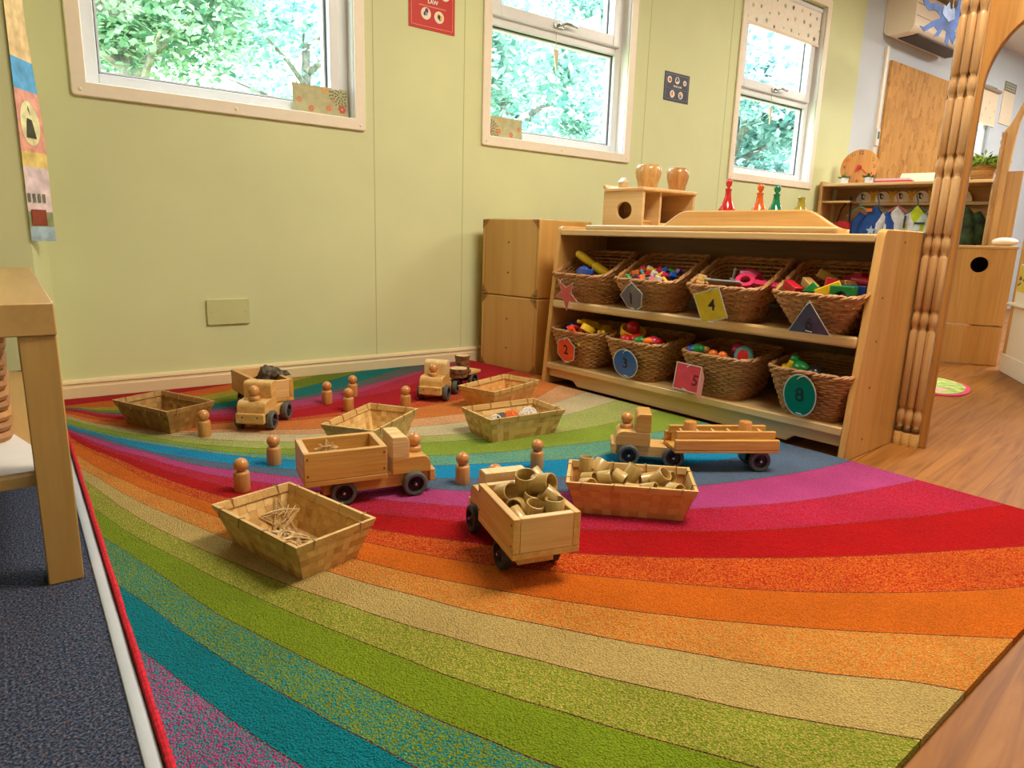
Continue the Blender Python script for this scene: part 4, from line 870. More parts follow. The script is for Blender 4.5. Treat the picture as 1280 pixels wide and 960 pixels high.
# number cards
def tcard(label, s, z, poly, c, num, nsz, tilt=12, roll=0, n=-.026, curl=False, tcol=None, off=(0, 0)):
    th = thing('number_card', label, 'card', sw(n, s, z))
    # local x = towards the right of the card, local y = up, local z = out of the card
    Bm = Mx(((-sd.x, 0, -sn.x), (-sd.y, 0, -sn.y), (0, 1, 0))).transposed() if False else Mx(((-sd.x, 0, -sn.x, 0), (-sd.y, 0, -sn.y, 0), (0, 1, 0, 0), (0, 0, 0, 1)))
    th.rotation_euler = (Bm @ Mx.Rotation(rad(tilt), 4, 'X') @ Mx.Rotation(rad(roll), 4, 'Z')).to_euler()
    g = G(); g.prism(poly, 0, .0012)
    sheet = g.build('card_sheet', plain('card_'+label.split()[0], c, .22, coat=.5, var=.04), th)
    e = G(); n_ = len(poly); e.ring_prism([(x*1.07, y*1.07) for x, y in poly], poly, -.0002, .0009); e.build('laminate_edge', plain('clear_laminate', (206, 204, 190), .15), th)
    lo = [p for p in poly]; top = max(p[1] for p in poly); bot = min(p[1] for p in poly)
    cl = G(); cl.tube([(-.008, top-.012, .0022), (0, top-.004, .003), (.009, top-.001, .002)], .0011, 5); cl.tube([(-.008, bot+.006, .0018), (.010, bot+.004, .0018)], .0012, 5)
    cl.build('wire_tie', P_white, th)
    if num: text('numeral', num, nsz, tcol or M_black, th, Mx.Translation((off[0], off[1], .0014)), .0002, .0009)
    return th
tcard('pink star card hanging on the far left basket of the upper board', 1.085, .375, star(0, 0, .062, 100), (216, 96, 96), None, 0, roll=20)
tcard('grey five-sided card with the number 1', .765, .392, [(0, .052), (.044, .016), (.036, -.03), (.012, -.044), (-.022, -.034), (-.050, .004)], (104, 104, 112), '1', .055, off=(-.004, -.008))
tcard('yellow square card with the number 4', .452, .392, rot2([(.046, .046), (-.046, .046), (-.046, -.046), (.046, -.046)], rad(17)), (212, 184, 34), '4', .05, off=(.006, .002))
tcard('purple triangle card with a dark number 6', .135, .380, [(-.0, .055), (-.058, -.035), (.058, -.035)], (66, 50, 92), '6', .05, off=(0, -.010), tcol=plain('dark_purple_ink', (36, 26, 52), .4))
tcard('orange six-sided card with the number 2', 1.092, .158, [(.05*cos(rad(60*i+20)), .052*sin(rad(60*i+20))) for i in range(6)], (232, 92, 52), '2', .052, n=-.006, tilt=8)
tcard('round blue card with the number 3', .790, .153, ellipse(.053, .050, 32), (24, 98, 176), '3', .052, n=-.008, tilt=8)
tcard('pink square card with a half hidden number 5, curling away from the basket', .522, .150, rot2([(.046, .042), (-.046, .042), (-.046, -.042), (.046, -.042)], rad(4)), (206, 62, 84), '5', .05, n=-.014, tilt=-6, roll=-6, off=(.032, -.004), tcol=plain('dark_red_ink', (110, 20, 40), .4))
tcard('oval green card with the number 8', .143, .164, ellipse(.046, .060, 32), (0, 112, 70), '8', .058, n=-.010, tilt=8, tcol=plain('dark_green_ink', (10, 50, 36), .4))
cl = [o for o in COL.objects if o.name.startswith('card_sheet') and o.parent and 'curling' in o.parent.get('label', '')][0]
G().add([(.049, .044, .002), (.070, .020, .012), (.074, -.060, .008), (.050, -.046, .002)], [(0, 1, 2, 3)]).build('folded_corner', plain('pale_pink_fold', (226, 140, 140), .3), cl.parent)

# ------------------------------------------------------------------ toys in the wicker baskets
def inb(s, n, dx, dy, z):
    k = .48+.48*max(0, min(1, ((z-ZU if z > .3 else z-ZL)-.01)/.10)); return sw(n+dx*k, s+dy*k, z)
RR = random.Random(21)
def rrot(k=1.0): return (RR.uniform(-k, k), RR.uniform(-k, k), RR.uniform(0, 6.28))
def put(name, label, cat, group, g, mat, loc, rot, bev=.002):
    o = g.build(name, mat, None, bev=bev); o.location = loc; o.rotation_euler = rot; return tag(o, label, cat, group)
W_red = plain('red_painted_wood', (192, 24, 40), .35); W_grn = plain('green_painted_wood', (22, 122, 52), .35); W_yel = plain('yellow_painted_wood', (232, 188, 30), .35)
W_blu = plain('blue_painted_wood', (30, 60, 120), .35); W_dyel = plain('mustard_painted_wood', (190, 150, 50), .4); W_nat = M_toy
# upper right: wooden blocks, laid in three layers
def blk(kind):
    g = G()
    if kind == 'cube': g.box(-.019, .019, -.019, .019, 0, .038)
    elif kind == 'bar': g.box(-.034, .034, -.0125, .0125, 0, .025)
    elif kind == 'roof': g.prism([(-.028, 0), (.028, 0), (0, .030)], -.016, .016, 'y')
    elif kind == 'rod': g.cyl((-.036, 0, .013), (.036, 0, .013), .013, 18)
    elif kind == 'arch': g.prism([(-.032, 0), (-.016, 0)]+[(.016*cos(pi-pi*i/8), .016*sin(pi-pi*i/8)) for i in range(1, 8)]+[(.016, 0), (.032, 0), (.032, .030), (-.032, .030)], -.015, .015, 'y')
    return g
BK = 'wooden blocks in the basket with the triangle card'
cols = [('red', W_red), ('green', W_grn), ('yellow', W_yel), ('blue', W_blu), ('natural', W_nat)]
s0 = US[3]
for k, (dx, dy) in enumerate([(-.072, -.05), (-.072, 0.0), (-.072, .05), (-.02, -.05), (-.02, .0), (-.02, .05), (.05, -.05), (.05, .0), (.05, .05)]):
    nm, m = cols[k % 5]
    for lay in range(2):
        nm, m = cols[(k+2*lay) % 5]
        put('wooden_block', 'wooden block lying deep in the basket with the triangle card', 'block', BK, blk('cube'), m, inb(s0, .115, dx, dy, ZU+.008+lay*.040), (0, 0, SH+RR.uniform(-.15, .15)))
top = [('bar', W_dyel, 'mustard bar block standing up out of the pile of blocks', .03, .035, .12, (0, -.5, 2.0)), ('bar', W_nat, 'natural wood bar block leaning on the pile of blocks', -.035, .055, .098, (0, -.35, .9)),
 ('roof', W_grn, 'green roof-shaped block at the front of the pile of blocks', -.085, .018, .092, (.2, 0, 1.9)), ('bar', W_yel, 'bright yellow bar block at the front of the pile of blocks', -.09, -.035, .094, (0, -.45, -1.2)),
 ('cube', W_red, 'red cube block in the middle of the pile of blocks', -.03, -.005, .094, (.2, .2, .5)), ('rod', W_red, 'red rod block at the right of the pile of blocks', .01, -.085, .115, (0, -.1, 1.4)),
 ('bar', W_blu, 'dark blue bar block under the red rod block', -.045, -.085, .094, (0, 0, 1.5)), ('bar', W_red, 'red bar block at the left rim of the pile of blocks', -.08, .085, .090, (.0, -.3, 1.0)), ('roof', W_red, 'red roof-shaped block at the back left of the pile of blocks', .03, .085, .098, (0, 0, .4)), ('arch', W_grn, 'small green arch block beside the yellow bar block', -.095, -.075, .088, (0, 0, 1.5)), ('bar', W_red, 'dark red bar block at the back of the pile of blocks', .085, -.03, .12, (0, .2, 1.2)), ('cube', W_nat, 'natural cube block between the yellow and mustard bars', .0, -.045, .090, (.1, .1, .8))]
for kd, m, lab, dx, dy, z, r in top:
    put('wooden_block', lab, 'block', None, blk(kd), m, inb(s0, .115, dx, dy, ZU+z+.024), (r[0], r[1], r[2]+SH))
# upper third: grey saw and pink-red tools
s0 = US[2]
def tool_wrench(L=.12):
    g = G(); g.ring_prism(ellipse(.030, .030, 20), ellipse(.015, .015, 20), 0, .018); g.box(.026, L, -.010, .010, .002, .016); return g
TG = 'plastic tools in the basket with card 4'
for k, (dx, dy, m, nm) in enumerate([(-.06, -.05, P_grey, 'grey'), (-.06, .05, P_red, 'red'), (.04, -.04, P_dark, 'dark'), (.04, .05, P_dark, 'dark'), (-.0, 0, P_grey, 'grey')]):
    put('toy_tool', 'plastic toy tool lying deep in the basket with card 4', 'toy tool', TG, tool_wrench(.09), m, inb(s0, .115, dx, dy, ZU+.008+.02*k), (0, 0, RR.uniform(0, 6)))
put('toy_tool', 'pink-red ring spanner toy on top of the basket with card 4', 'toy tool', None, tool_wrench(.10), P_pink, inb(s0, .115, -.055, -.055, ZU+.126), (.7, .1, -1.2))
put('toy_tool', 'magenta toy handle at the back right of the basket with card 4', 'toy tool', None, G().tube([(0, 0, 0), (.04, 0, .012), (.08, .01, .01)], .014, 10), P_pink, inb(s0, .115, .02, -.06, ZU+.142), (0, 0, 1.2))
g = G(); g.prism([(-.06, -.004), (.06, -.026), (.062, .026), (-.058, .022)]+[(-.06+.0, .01)], 0, .006)
put('toy_saw', 'grey toy saw blade lying along the front of the basket with card 4', 'toy tool', None, g, P_grey, inb(s0, .115, -.085, .0, ZU+.122), (.35, .0, 1.6+SH))
put('toy_bolt', 'small grey toy bolt standing up in the basket with card 4', 'toy tool', None, G().lathe([(.010, 0), (.010, .010), (.004, .012), (.004, .045)], 12), P_grey, inb(s0, .115, -.01, .02, ZU+.126), (.3, -.2, 0), 0)
g = G(); g.box(-.03, .03, -.014, .014, 0, .010); g.box(-.03, -.02, -.014, .014, .01, .03); g.box(.02, .03, -.014, .014, .01, .03)
put('toy_clamp', 'small natural wood bracket at the left rim of the basket with card 4', 'toy tool', None, g, M_toy, inb(s0, .115, -.088, .085, ZU+.112), (.2, .2, .4))
# upper second: little bright pieces
s0 = US[1]
cl_ = [P_red, P_yel, P_blue, P_purp, P_teal, P_white, P_pink, P_green, P_or]
def bead(k):
    g = G()
    if k % 3 == 0: g.box(-.012, .012, -.008, .008, 0, .014); g.cyl((0, 0, .014), (0, 0, .020), .005, 10)
    elif k % 3 == 1: g.cyl((-.018, 0, .006), (.018, 0, .006), .006, 10); g.ball((.018, 0, .006), .009, 10)
    else: g.box(-.010, .010, -.010, .010, 0, .018)
    return g
SG = 'small construction pieces in the basket with card 1'
for k in range(46):
    lay = k//16; i = k % 16
    dx = -.095+.06*(i//4)+RR.uniform(-.012, .012); dy = -.082+.052*(i % 4)+RR.uniform(-.01, .01)
    z = ZU+.008+lay*.032+(0.055 if lay == 2 else 0)*(.4+.6*(dx+.1)/.2)
    put('construction_piece', 'small bright plastic piece in the basket with card 1', 'construction piece', SG, bead(k), cl_[(k*5+lay) % 9], inb(s0, .115, dx, dy, z), rrot(.4), .001)
for k in range(21):
    i = k % 7
    put('construction_piece', 'small bright plastic piece in the basket with card 1', 'construction piece', SG, bead(k+1), cl_[(k*4+1) % 9], inb(s0, .115, -.09+.035*(k//7)+RR.uniform(-.008, .008), -.085+.026*i, ZU+.112+.014*(k//7)), rrot(.5), .001)
# upper first: yellow skittle bat and blue piece
s0 = US[0]
put('toy_bat', 'yellow toy skittle sticking up out of the basket with the star card', 'toy', None, G().lathe([(.012, 0), (.019, .03), (.018, .085), (.011, .094), (.014, .102), (.016, .15), (.014, .180), (.005, .188)], 20), P_yel, inb(s0, .115, .02, -.075, ZU+.105), (rad(-60), rad(-18), SH), 0)
put('toy_boat', 'blue plastic toy lying at the front of the basket with the star card', 'toy', None, G().prism(ellipse(.055, .02, 20), 0, .022).ball((.01, 0, .022), .02, 14, sc=(1.4, .8, .6)), P_blue, inb(s0, .115, -.06, -.0, ZU+.112), (.1, .05, 1.4), .004)
for k in range(6):
    put('toy_boat', 'blue plastic toy buried in the basket with the star card', 'toy', 'blue toys in the basket with the star card', G().prism(ellipse(.05, .03, 18), 0, .03), (P_blue, P_dark)[k % 2], inb(s0, .115, -.05+.07*(k % 2), -.05+.1*(k//2 % 2), ZU+.008+.030*(k//2)), (0, 0, k), .004)
# lower first: red, yellow and blue linking frames
s0 = LS[0]
def linker():
    g = G(); g.ring_prism(rrect(-.036, .036, -.021, .021, .006, 3), rrect(-.025, .025, -.011, .011, .004, 3), 0, .012); g.box(.034, .062, -.006, .006, 0, .012); g.box(-.06, -.034, -.006, .006, 0, .012); return g
def ringtoy(r=.03): return G().ring_prism(ellipse(r, r, 24), ellipse(r*.72, r*.72, 24), 0, .024)
LG = 'linking toys in the basket with card 2'
for k in range(18):
    lay = k//6; i = k % 6
    put('linking_toy', 'plastic linking piece deep in the basket with card 2', 'linking toy', LG, linker(), (P_yel, P_red2, P_blue)[k % 3], inb(s0, .117, -.07+.07*(i//2), -.05+.1*(i % 2), ZL+.008+lay*.036), (RR.uniform(-.5, .5), RR.uniform(-.3, .3), RR.uniform(0, 6)), .001)
for lab, m, f, dx, dy, z, r in [('orange-red linking frame leaning out at the front left of the basket with card 2', P_red2, linker, -.075, .045, .117, (.8, .25, -1.0)), ('red linking frame at the front of the basket with card 2', P_red2, linker, -.095, .0, .128, (.9, .2, -1.3)), ('blue linking bar standing at the left end of the basket with card 2', P_blue, linker, -.03, .105, .115, (1.5, .8, .3)),
  ('yellow ring toy at the front right of the basket with card 2', P_yel, ringtoy, -.085, -.05, .130, (.5, -.2, 0)), ('yellow linking bar lying across the back left of the basket with card 2', P_yel, linker, .02, .03, .117, (.2, .4, -.9)), ('yellow linking frame in the middle of the basket with card 2', P_yel, linker, -.03, -.02, .150, (.4, .2, -1.9)), ('yellow linking frame at the right rim of the basket with card 2', P_yel, linker, -.04, -.09, .117, (.2, .3, -.7)), ('yellow ring toy at the back of the basket with card 2', P_yel, ringtoy, .03, -.05, .117, (.2, .5, 0))]:
    put('linking_toy', lab, 'linking toy', None, f(), m, inb(s0, .117, dx, dy, ZL+z+.012), (r[0], r[1], r[2]+1.6), .001)
# lower second: yellow bowl and bright odds
s0 = LS[1]
g = G(); g.lathe([(.030, 0), (.044, .012), (.047, .040), (.044, .040), (.040, .014), (.004, .008)], 28)
put('toy_bowl', 'yellow toy bowl with red inside lying in the basket with card 3', 'toy bowl', None, g, P_yel, inb(s0, .117, -.045, .055, ZL+.138), (.35, -.12, 0), 0)
put('toy_fruit', 'red toy fruit inside the yellow toy bowl', 'toy fruit', None, G().ball((0, 0, 0), .026, 14), P_red, inb(s0, .117, -.038, .055, ZL+.178), (0, 0, 0), 0)
MG = 'toy fruit in the basket with card 3'
for k in range(20):
    lay = k//9; i = k % 9
    put('toy_fruit', 'small bright toy fruit in the basket with card 3', 'toy fruit', MG, G().ball((0, 0, 0), .024, 14, sc=(1.0, 1, .9)), (P_red, P_green, P_or, P_pink, P_red)[k % 5], inb(s0, .117, -.075+.075*(i//3), -.075+.075*(i % 3), ZL+.035+lay*.048+(.012 if k > 17 else 0)), rrot(), 0)
for k, (m, dx, dy) in enumerate([(P_red, -.085, .0), (P_green, -.10, -.03), (P_or, -.095, -.065), (P_red, -.06, -.085), (P_red, -.04, -.04), (P_green, .0, -.02), (P_red, -.10, .035)]):
    put('toy_fruit', 'small bright toy fruit in the basket with card 3', 'toy fruit', MG, G().ball((0, 0, 0), .020, 14, sc=(1.25, 1, .8)), m, inb(s0, .117, dx, dy, ZL+.145), rrot(.4), 0)
# lower third: balls, egg and melon shaker
s0 = LS[2]
BG_ = 'balls in the basket with the pink card'
for k in range(18):
    lay = k//9; i = k % 9
    put('toy_ball', 'ball lying deep in the basket with the pink card', 'ball', BG_, G().ball((0, 0, 0), .026, 16), (P_or, P_dark, P_yel)[k % 3], inb(s0, .117, -.07+.07*(i//3), -.07+.07*(i % 3), ZL+.036+lay*.052), (0, 0, 0), 0)
W_tan = plain('tan_ball', (196, 140, 60), .35)
for lab, m, dx, dy, z, r in [('left of two bright orange balls at the front of the basket with the pink card', P_or, -.095, .012, .132, .016), ('right of two bright orange balls at the front of the basket with the pink card', P_or, -.095, -.024, .132, .016), ('small tan ball behind the green end of the shaker egg', W_tan, -.075, .055, .138, .014), ('tan ball behind the left bright orange ball', W_tan, -.060, .025, .117, .017), ('tan ball behind the right bright orange ball', W_tan, -.060, -.012, .117, .017), ('magenta ball in the middle of the basket with the pink card', P_pink, -.01, -.03, .145, .024)]:
    put('toy_ball', lab, 'ball', None, G().ball((0, 0, 0), r, 16), m, inb(s0, .117, dx, dy, ZL+z+.008), (0, 0, 0), 0)
eg = thing('shaker_egg', 'blue and green shaker egg at the left of the basket with the pink card', 'shaker', inb(s0, .117, -.085, .088, ZL+.142), rot=(0, rad(80), rad(-80)))
G().lathe([(.001, -.034), (.012, -.030), (.019, -.016), (.021, 0)], 18).build('blue_half', P_blue, eg); G().lathe([(.021, 0), (.0205, .012), (.016, .026), (.008, .034), (.001, .036)], 18).build('green_half', P_green, eg)
me_ = thing('melon_shaker', 'round green shaker with a red centre in the basket with the pink card', 'shaker', inb(s0, .117, -.07, -.085, ZL+.148), rot=(rad(80), 0, rad(-75)))
G().lathe([(.001, -.008), (.026, -.008), (.031, 0), (.026, .008), (.001, .008)], 26).build('rind', P_teal, me_); 
G().lathe([(.018, .0078), (.016, .0095), (.001, .010)], 22).build('red_centre', P_red, me_)
# lower fourth: yellow-green toy vehicle and dark pieces
s0 = LS[3]
for k in range(12):
    i = k % 6
    put('toy_car', 'dark toy piece in the basket with card 8', 'toy', 'dark toys in the basket with card 8', G().box(-.032, .032, -.022, .022, 0, .024).box(-.018, .018, -.018, .018, .024, .04), (P_dark, P_grey, P_dark)[k % 3], inb(s0, .117, -.07+.07*(i//2), -.05+.1*(i % 2), ZL+.008+(k//6)*.044), (0, 0, RR.uniform(-.4, .4)), .003)
put('toy_insect', 'yellow and green toy creature at the left of the basket with card 8', 'toy', None, G().ball((0, 0, .018), .022, 16, sc=(1.5, 1, .8)).ball((.032, 0, .03), .015, 12), P_green, inb(s0, .117, -.07, .045, ZL+.125), (0, -.2, 1.2), 0)
put('toy_hat', 'yellow toy piece with a brim at the left rim of the basket with card 8', 'toy', None, G().lathe([(.030, 0), (.030, .004), (.018, .006), (.015, .026), (.004, .030)], 22), P_yel, inb(s0, .117, -.06, .075, ZL+.130), (.3, -.2, 0), 0)
put('toy_car', 'black shiny toy car in the middle of the basket with card 8', 'toy', None, G().ball((0, 0, .018), .024, 16, sc=(1.4, 1, .8)), P_dark, inb(s0, .117, -.075, -.005, ZL+.118), (0, 0, .5), 0)

# ------------------------------------------------------------------ stacked wooden cubes by the wall
def cube(z, label):
    t = thing('wooden_cube', label, 'cube', (1.787, 2.233, z), rad(9), 'stacked wooden cubes')
    L = .345; H_ = .329; g = G(); w = .016
    g.box(0, L, 0, w, 0, H_); g.box(0, L, L-w, L, 0, H_); g.box(0, w, w, L-w, 0, H_); g.box(L-w, L, w, L-w, 0, H_)
    g.box(w, L-w, w, L-w, H_-w, H_)
    g.box(w, L-w, w, L-w, 0, w)
    g.build('cube_body', M_cube, t, bev=.005)
    for y, z_ in ((0, 0), (L, 0), (0, H_), (L, H_)):
        sy = 1 if y == 0 else -1; sz = 1 if z_ == 0 else -1
        G().prism([(y+sy*.003, z_+sz*.003), (y+sy*.042, z_+sz*.003), (y+sy*.003, z_+sz*.042)], -.0022, 0, 'x').build('corner_bracket', plain('dull_brass_bracket', (160, 114, 58), .4, .2), t)
        G().lathe([(.004, 0), (.003, .002)], 8, 0, Mx.Translation((-.0022, y+sy*.012, z_+sz*.012)) @ Mx.Rotation(-pi/2, 4, 'Y')).build('bracket_screw', plain('dark_screw', (70, 50, 36), .5), t)
    for zz in (.1, .23):
        G().lathe([(.0045, 0), (.003, .002)], 8, 0, Mx.Translation((0, L*.52, zz)) @ Mx.Rotation(-pi/2, 4, 'Y')).build('bolt', plain('dark_bolt', (70, 50, 36), .5), t)
    return t
cube(0, 'lower of the two stacked wooden cubes between the wall and the basket shelf'); cube(.3315, 'upper of the two stacked wooden cubes between the wall and the basket shelf')

# ------------------------------------------------------------------ toy cupboard, pots, bottles
tb = thing('toy_cupboard', 'small open wooden toy cupboard with a round hole, behind the basket shelf', 'toy cupboard', (2.12, 1.985, .62), rad(2))
def holed(w0, w1, z0, z1, cx, cz, rx, rz, n=32):
    inner = ellipse(rx, rz, n, cx, cz); outer = []
    for x, z in inner:
        dx, dz = (x-cx)/rx, (z-cz)/rz; k = min(((w1-cx) if dx > 0 else (cx-w0))/max(abs(dx), 1e-6), ((z1-cz) if dz > 0 else (cz-z0))/max(abs(dz), 1e-6)); outer.append((cx+dx*k, cz+dz*k))
    return outer, inner
o_, i_ = holed(0, .22, 0, .165, .10, .088, .044, .036)
# square up the corners of the outer loop
def corner(outer, w0, w1, z0, z1):
    o2 = list(outer)
    for c in ((w0, z0), (w1, z0), (w0, z1), (w1, z1)):
        k = min(range(len(o2)), key=lambda q: math.dist(o2[q], c)); o2[k] = c
    return o2
G().ring_prism(corner(o_, 0, .22, 0, .165), i_, 0, .014, 'x').build('holed_side_panel', M_maple_edge, tb)
G().box(.33, .344, 0, .22, 0, .165).build('side_panel', M_maple_edge, tb)
G().box(.12, .132, .01, .22, 0, .165).build('divider', M_maple_edge, tb)
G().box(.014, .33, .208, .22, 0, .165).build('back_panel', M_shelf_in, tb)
G().box(.014, .33, .0, .208, 0, .012).build('base_board', M_toy_end, tb)
G().prism(rrect(-.006, .352, -.008, .222, .012), .165, .180).build('cupboard_top', M_toy_end, tb, bev=.004)
G().prism([(.205, .18), (.222, .18), (.222, .196), (.21, .196)], -.006, .1, 'x').build('rear_rim', M_maple_edge, tb, bev=.003)
for k in range(3):
    put('toy_plank', 'small wooden plank stacked inside the toy cupboard', 'plank', 'planks inside the toy cupboard', G().box(-.04, .04, -.05, .05, 0, .012), M_toy, (2.12+.07, 1.985+.10, .6325+k*.0135), (0, 0, .1*k))
put('toy_plank', 'small wooden block inside the right compartment of the toy cupboard', 'plank', None, G().box(-.07, .07, -.04, .04, 0, .03), M_toy_pale, (2.12+.23, 2.09, .6325), (0, 0, .1))
def pot(label, x, y, r):
    t = thing('wooden_pot', label, 'pot', (x, y, .8002), 0, 'turned wooden pots')
    G().lathe([(.037*r, 0), (.039*r, .005), (.042*r, .022), (.050*r, .048), (.0535*r, .066), (.0525*r, .082), (.047*r, .096), (.042*r, .099), (.040*r, .094), (.043*r, .06), (.03*r, .03), (.005, .025)], 28).build('bowl', wood('turned_pale_wood' if x < 2.3 else 'turned_warm_wood', (226, 178, 112) if x < 2.3 else (214, 156, 92), (196, 138, 70) if x < 2.3 else (180, 118, 58), 2, 1.6, .25, .5), t, smooth=60)
pot('left, larger turned wooden pot on top of the toy cupboard', 2.235, 2.07, 1.02); pot('right turned wooden pot on top of the toy cupboard', 2.412, 2.06, .90)
def mini(label, x, y, body, roof):
    t = thing('toy_house', label, 'toy', (x, y, .8002))
    G().box(-.016, .016, -.012, .012, 0, .026).build('house_body', body, t, bev=.001); G().prism([(-.02, .026), (.02, .026), (0, .044)], -.013, .013, 'y').build('house_roof', roof, t)
mini('tiny pale toy house left of the larger wooden pot', 2.150, 2.13, M_toy_pale, P_white); mini('tiny toy house with an orange roof between the two wooden pots', 2.335, 2.135, W_dyel, P_red2)
def bottle(label, x, y, c, h, stopper):
    t = thing('glass_bottle', label, 'bottle', (x, y, .62), 0, 'coloured stoppered bottles')
    m = plain('tinted_glass_%d_%d' % (c[0], c[1]), c, .12, trans=.35, coat=.5, var=.05); s = h/.2
    G().lathe([(.030, 0), (.036, .006), (.0365, .03*s), (.034, .085*s), (.024, .105*s), (.014, .130*s), (.0105, .155*s), (.012, .160*s), (.012, .166*s), (.008, .168*s)], 24).build('flask', m, t, smooth=60)
    if stopper: G().lathe([(.006, .162*s), (.006, .172*s), (.010, .176*s), (.0125, .188*s), (.010, .198*s), (.003, .203*s)], 18).build('stopper', m, t, smooth=60)
bottle('red glass bottle, leftmost behind the raised board of the shelf', 2.30, 1.705, (226, 44, 40), .208, 1)
bottle('orange glass bottle between the red and the green bottle', 2.30, 1.562, (240, 112, 40), .184, 1)
bottle('green glass bottle right of the orange bottle', 2.30, 1.492, (12, 140, 90), .176, 1)
bottle('short olive yellow bottle, rightmost behind the raised board', 2.30, 1.392, (176, 160, 40), .158, 0)
# ------------------------------------------------------------------ coat rack, standing off the back wall
RK = rad(12.5)   # local y runs along the rack from its wall end towards the camera side (-y), local x = depth away from the camera
rk = thing('coat_rack', 'birch coat rack with a top shelf and white scalloped hook strip by the far wall', 'coat rack', (4.53, 2.62, 0), RK)
M_rk = wood('rack_birch', (216, 168, 104), (196, 144, 80), 1, .7)
Lr = 1.0
G().box(0, .30, -.022, 0, 0, 1.02).build('end_panel', M_rk, rk, bev=.006)
G().box(0, .30, -Lr, -Lr+.022, 0, .985).build('end_panel', M_rk, rk, bev=.006)
G().box(-.012, .30, -Lr, -.022, .985, 1.003).build('top_board', M_maple_edge, rk, bev=.003)
G().box(.285, .30, -Lr+.022, -.022, .62, .985).build('back_panel', M_rk, rk)
G().box(.02, .285, -.20, -.022, .880, .892).build('small_shelf', M_maple_edge, rk)
G().box(.225, .245, -Lr+.022, -.20, .872, .890).build('hook_rail', M_maple_edge, rk)
hs = []
g = G(); 
for i in range(6):
    y = -.235-.115*i
    g.prism([(y-.052, .892)]+[(y+.052*cos(pi-pi*k/14), .892+.068*sin(pi-pi*k/14)) for k in range(1, 14)]+[(y+.052, .892)], .215, .224, 'x'); hs.append(y)
g.build('scalloped_strip', M_white_w, rk)
for i, y in enumerate(hs[:-1]):
    yy = y-.0575; g = G()
    g.prism([(yy-.014, .893), (yy+.014, .893), (yy+.012, .93), (yy+.026, .966), (yy+.012, .960), (yy, .950), (yy-.012, .960), (yy-.026, .966), (yy-.012, .93)], .211, .215, 'x')
    d = g.build('giraffe_decal', plain('yellow_decal', (232, 180, 50), .5), rk)
    sp = G()
    for q in ((-.004, .91), (.005, .925), (-.003, .938)): sp.prism(ellipse(.003, .003, 8, yy+q[0], q[1]), .2104, .211, 'x')
    sp.build('decal_spot', plain('brown_spot', (130, 84, 24), .5), d)
for y in hs:
    g = G(); g.tube([(.222, y, .915), (.175, y, .912), (.160, y, .920), (.160, y, .935)], .005, 8); g.ball((.160, y, .938), .008, 10)
    g.build('coat_hook', plain('dark_metal_hook', (60, 56, 54), .4, .6), rk)
ca, sa = cos(RK), sin(RK)
def rkp(x, y, z): return (4.53+x*ca-y*sa, 2.62+x*sa+y*ca, z)
# garments on hangers
def hanger(y, c, label, w=.085, drop=.075):
    t = thing('clothes_hanger', label, 'hanger', rkp(.160, y, .918), RK, 'hangers on the coat rack')
    g = G(); g.tube([(0, .016*cos(a), .009+.016*sin(a)) for a in [pi*1.1-pi*1.25*k/8 for k in range(9)]]+[(0, .004, -.03), (0, 0, -.062)], .0042, 6)
    g.tube([(0, -w, -drop-.05), (0, -.02, -.068), (0, 0, -.060), (0, .02, -.068), (0, w, -drop-.05)], .006, 8)
    g.build('hanger_body', plain('hanger_'+label.split()[0], c, .35), t); return t
def garment(y, label, mat, w, top, bot, cat='costume', bulge=.035, sleeve=True, extra=None, gx=.160):
    t = thing('costume' if cat == 'costume' else 'jacket', label, cat, rkp(gx, y, 0), RK)
    g = G(); R = random.Random(int(-y*1000)); nz = 9; nu = 22; vs = []
    for i in range(nz+1):
        f = i/nz; z = top+(bot-top)*f
        hw = w*(.28+.72*min(1, f*3.2)**.7)*(1+.10*f); hd = bulge*(.5+.5*min(1, f*3))
        for k in range(nu):
            a = 2*pi*k/nu; o = 1+.07*sin(5*a+f*6+R.random()*.4)+.04*sin(9*a+2*f)
            vs.append((hd*cos(a)*o, hw*sin(a)*o, z-.35*abs(sin(a))*w*(1-f)*.9))
    fs = [(i*nu+k, i*nu+(k+1) % nu, (i+1)*nu+(k+1) % nu, (i+1)*nu+k) for i in range(nz) for k in range(nu)]
    fs.append([nz*nu+k for k in range(nu)])
    g.add(vs, fs); g.build('body', mat, t, smooth=180)
    if sleeve:
        for s in (-1, 1):
            a = G(); a.tube([(0, s*w*.72, top-.055), (-.005, s*w*1.12, top-.12), (-.01, s*w*1.25, top-.24)], [.030, .036, .034], 10); a.build('sleeve', mat, t, smooth=180)
    return t
def fab(n, c, var=.12): return plain(n, c, .85, var=var, vs=18, bmp=.15)
hanger(hs[0], (120, 170, 170), 'teal clothes hanger, leftmost on the coat rack'); hanger(hs[1], (96, 108, 128), 'grey clothes hanger holding the blue costume'); hanger(hs[2], (206, 110, 120), 'pink clothes hanger holding the white costume', .09); hanger(hs[3], (66, 92, 106), 'dark grey hanger holding the yellow-green vest'); hanger(hs[4], (130, 186, 176), 'mint hanger holding the white and mint costume')
gt = garment(hs[1]+.02, 'blue costume with white stars hanging on the coat rack', fab('blue_cloth', (40, 84, 164)), .098, .865, .50)
d = G(); d.prism(star(.0, .70, .035), -.052, -.046, 'x'); d.build('star_patch', fab('pale_star', (170, 196, 214)), gt); d = G(); d.box(-.044, -.036, .01, .05, .825, .845); d.build('orange_badge', plain('orange_badge', (236, 120, 40), .5), gt)
garment(hs[2], 'white gauzy costume hanging on the coat rack', fab('white_cloth', (226, 228, 232)), .085, .86, .50, sleeve=True)
gt = garment(hs[3], 'yellow-green safety vest hanging on the coat rack', fab('lime_cloth', (196, 214, 40)), .085, .865, .52, sleeve=False)
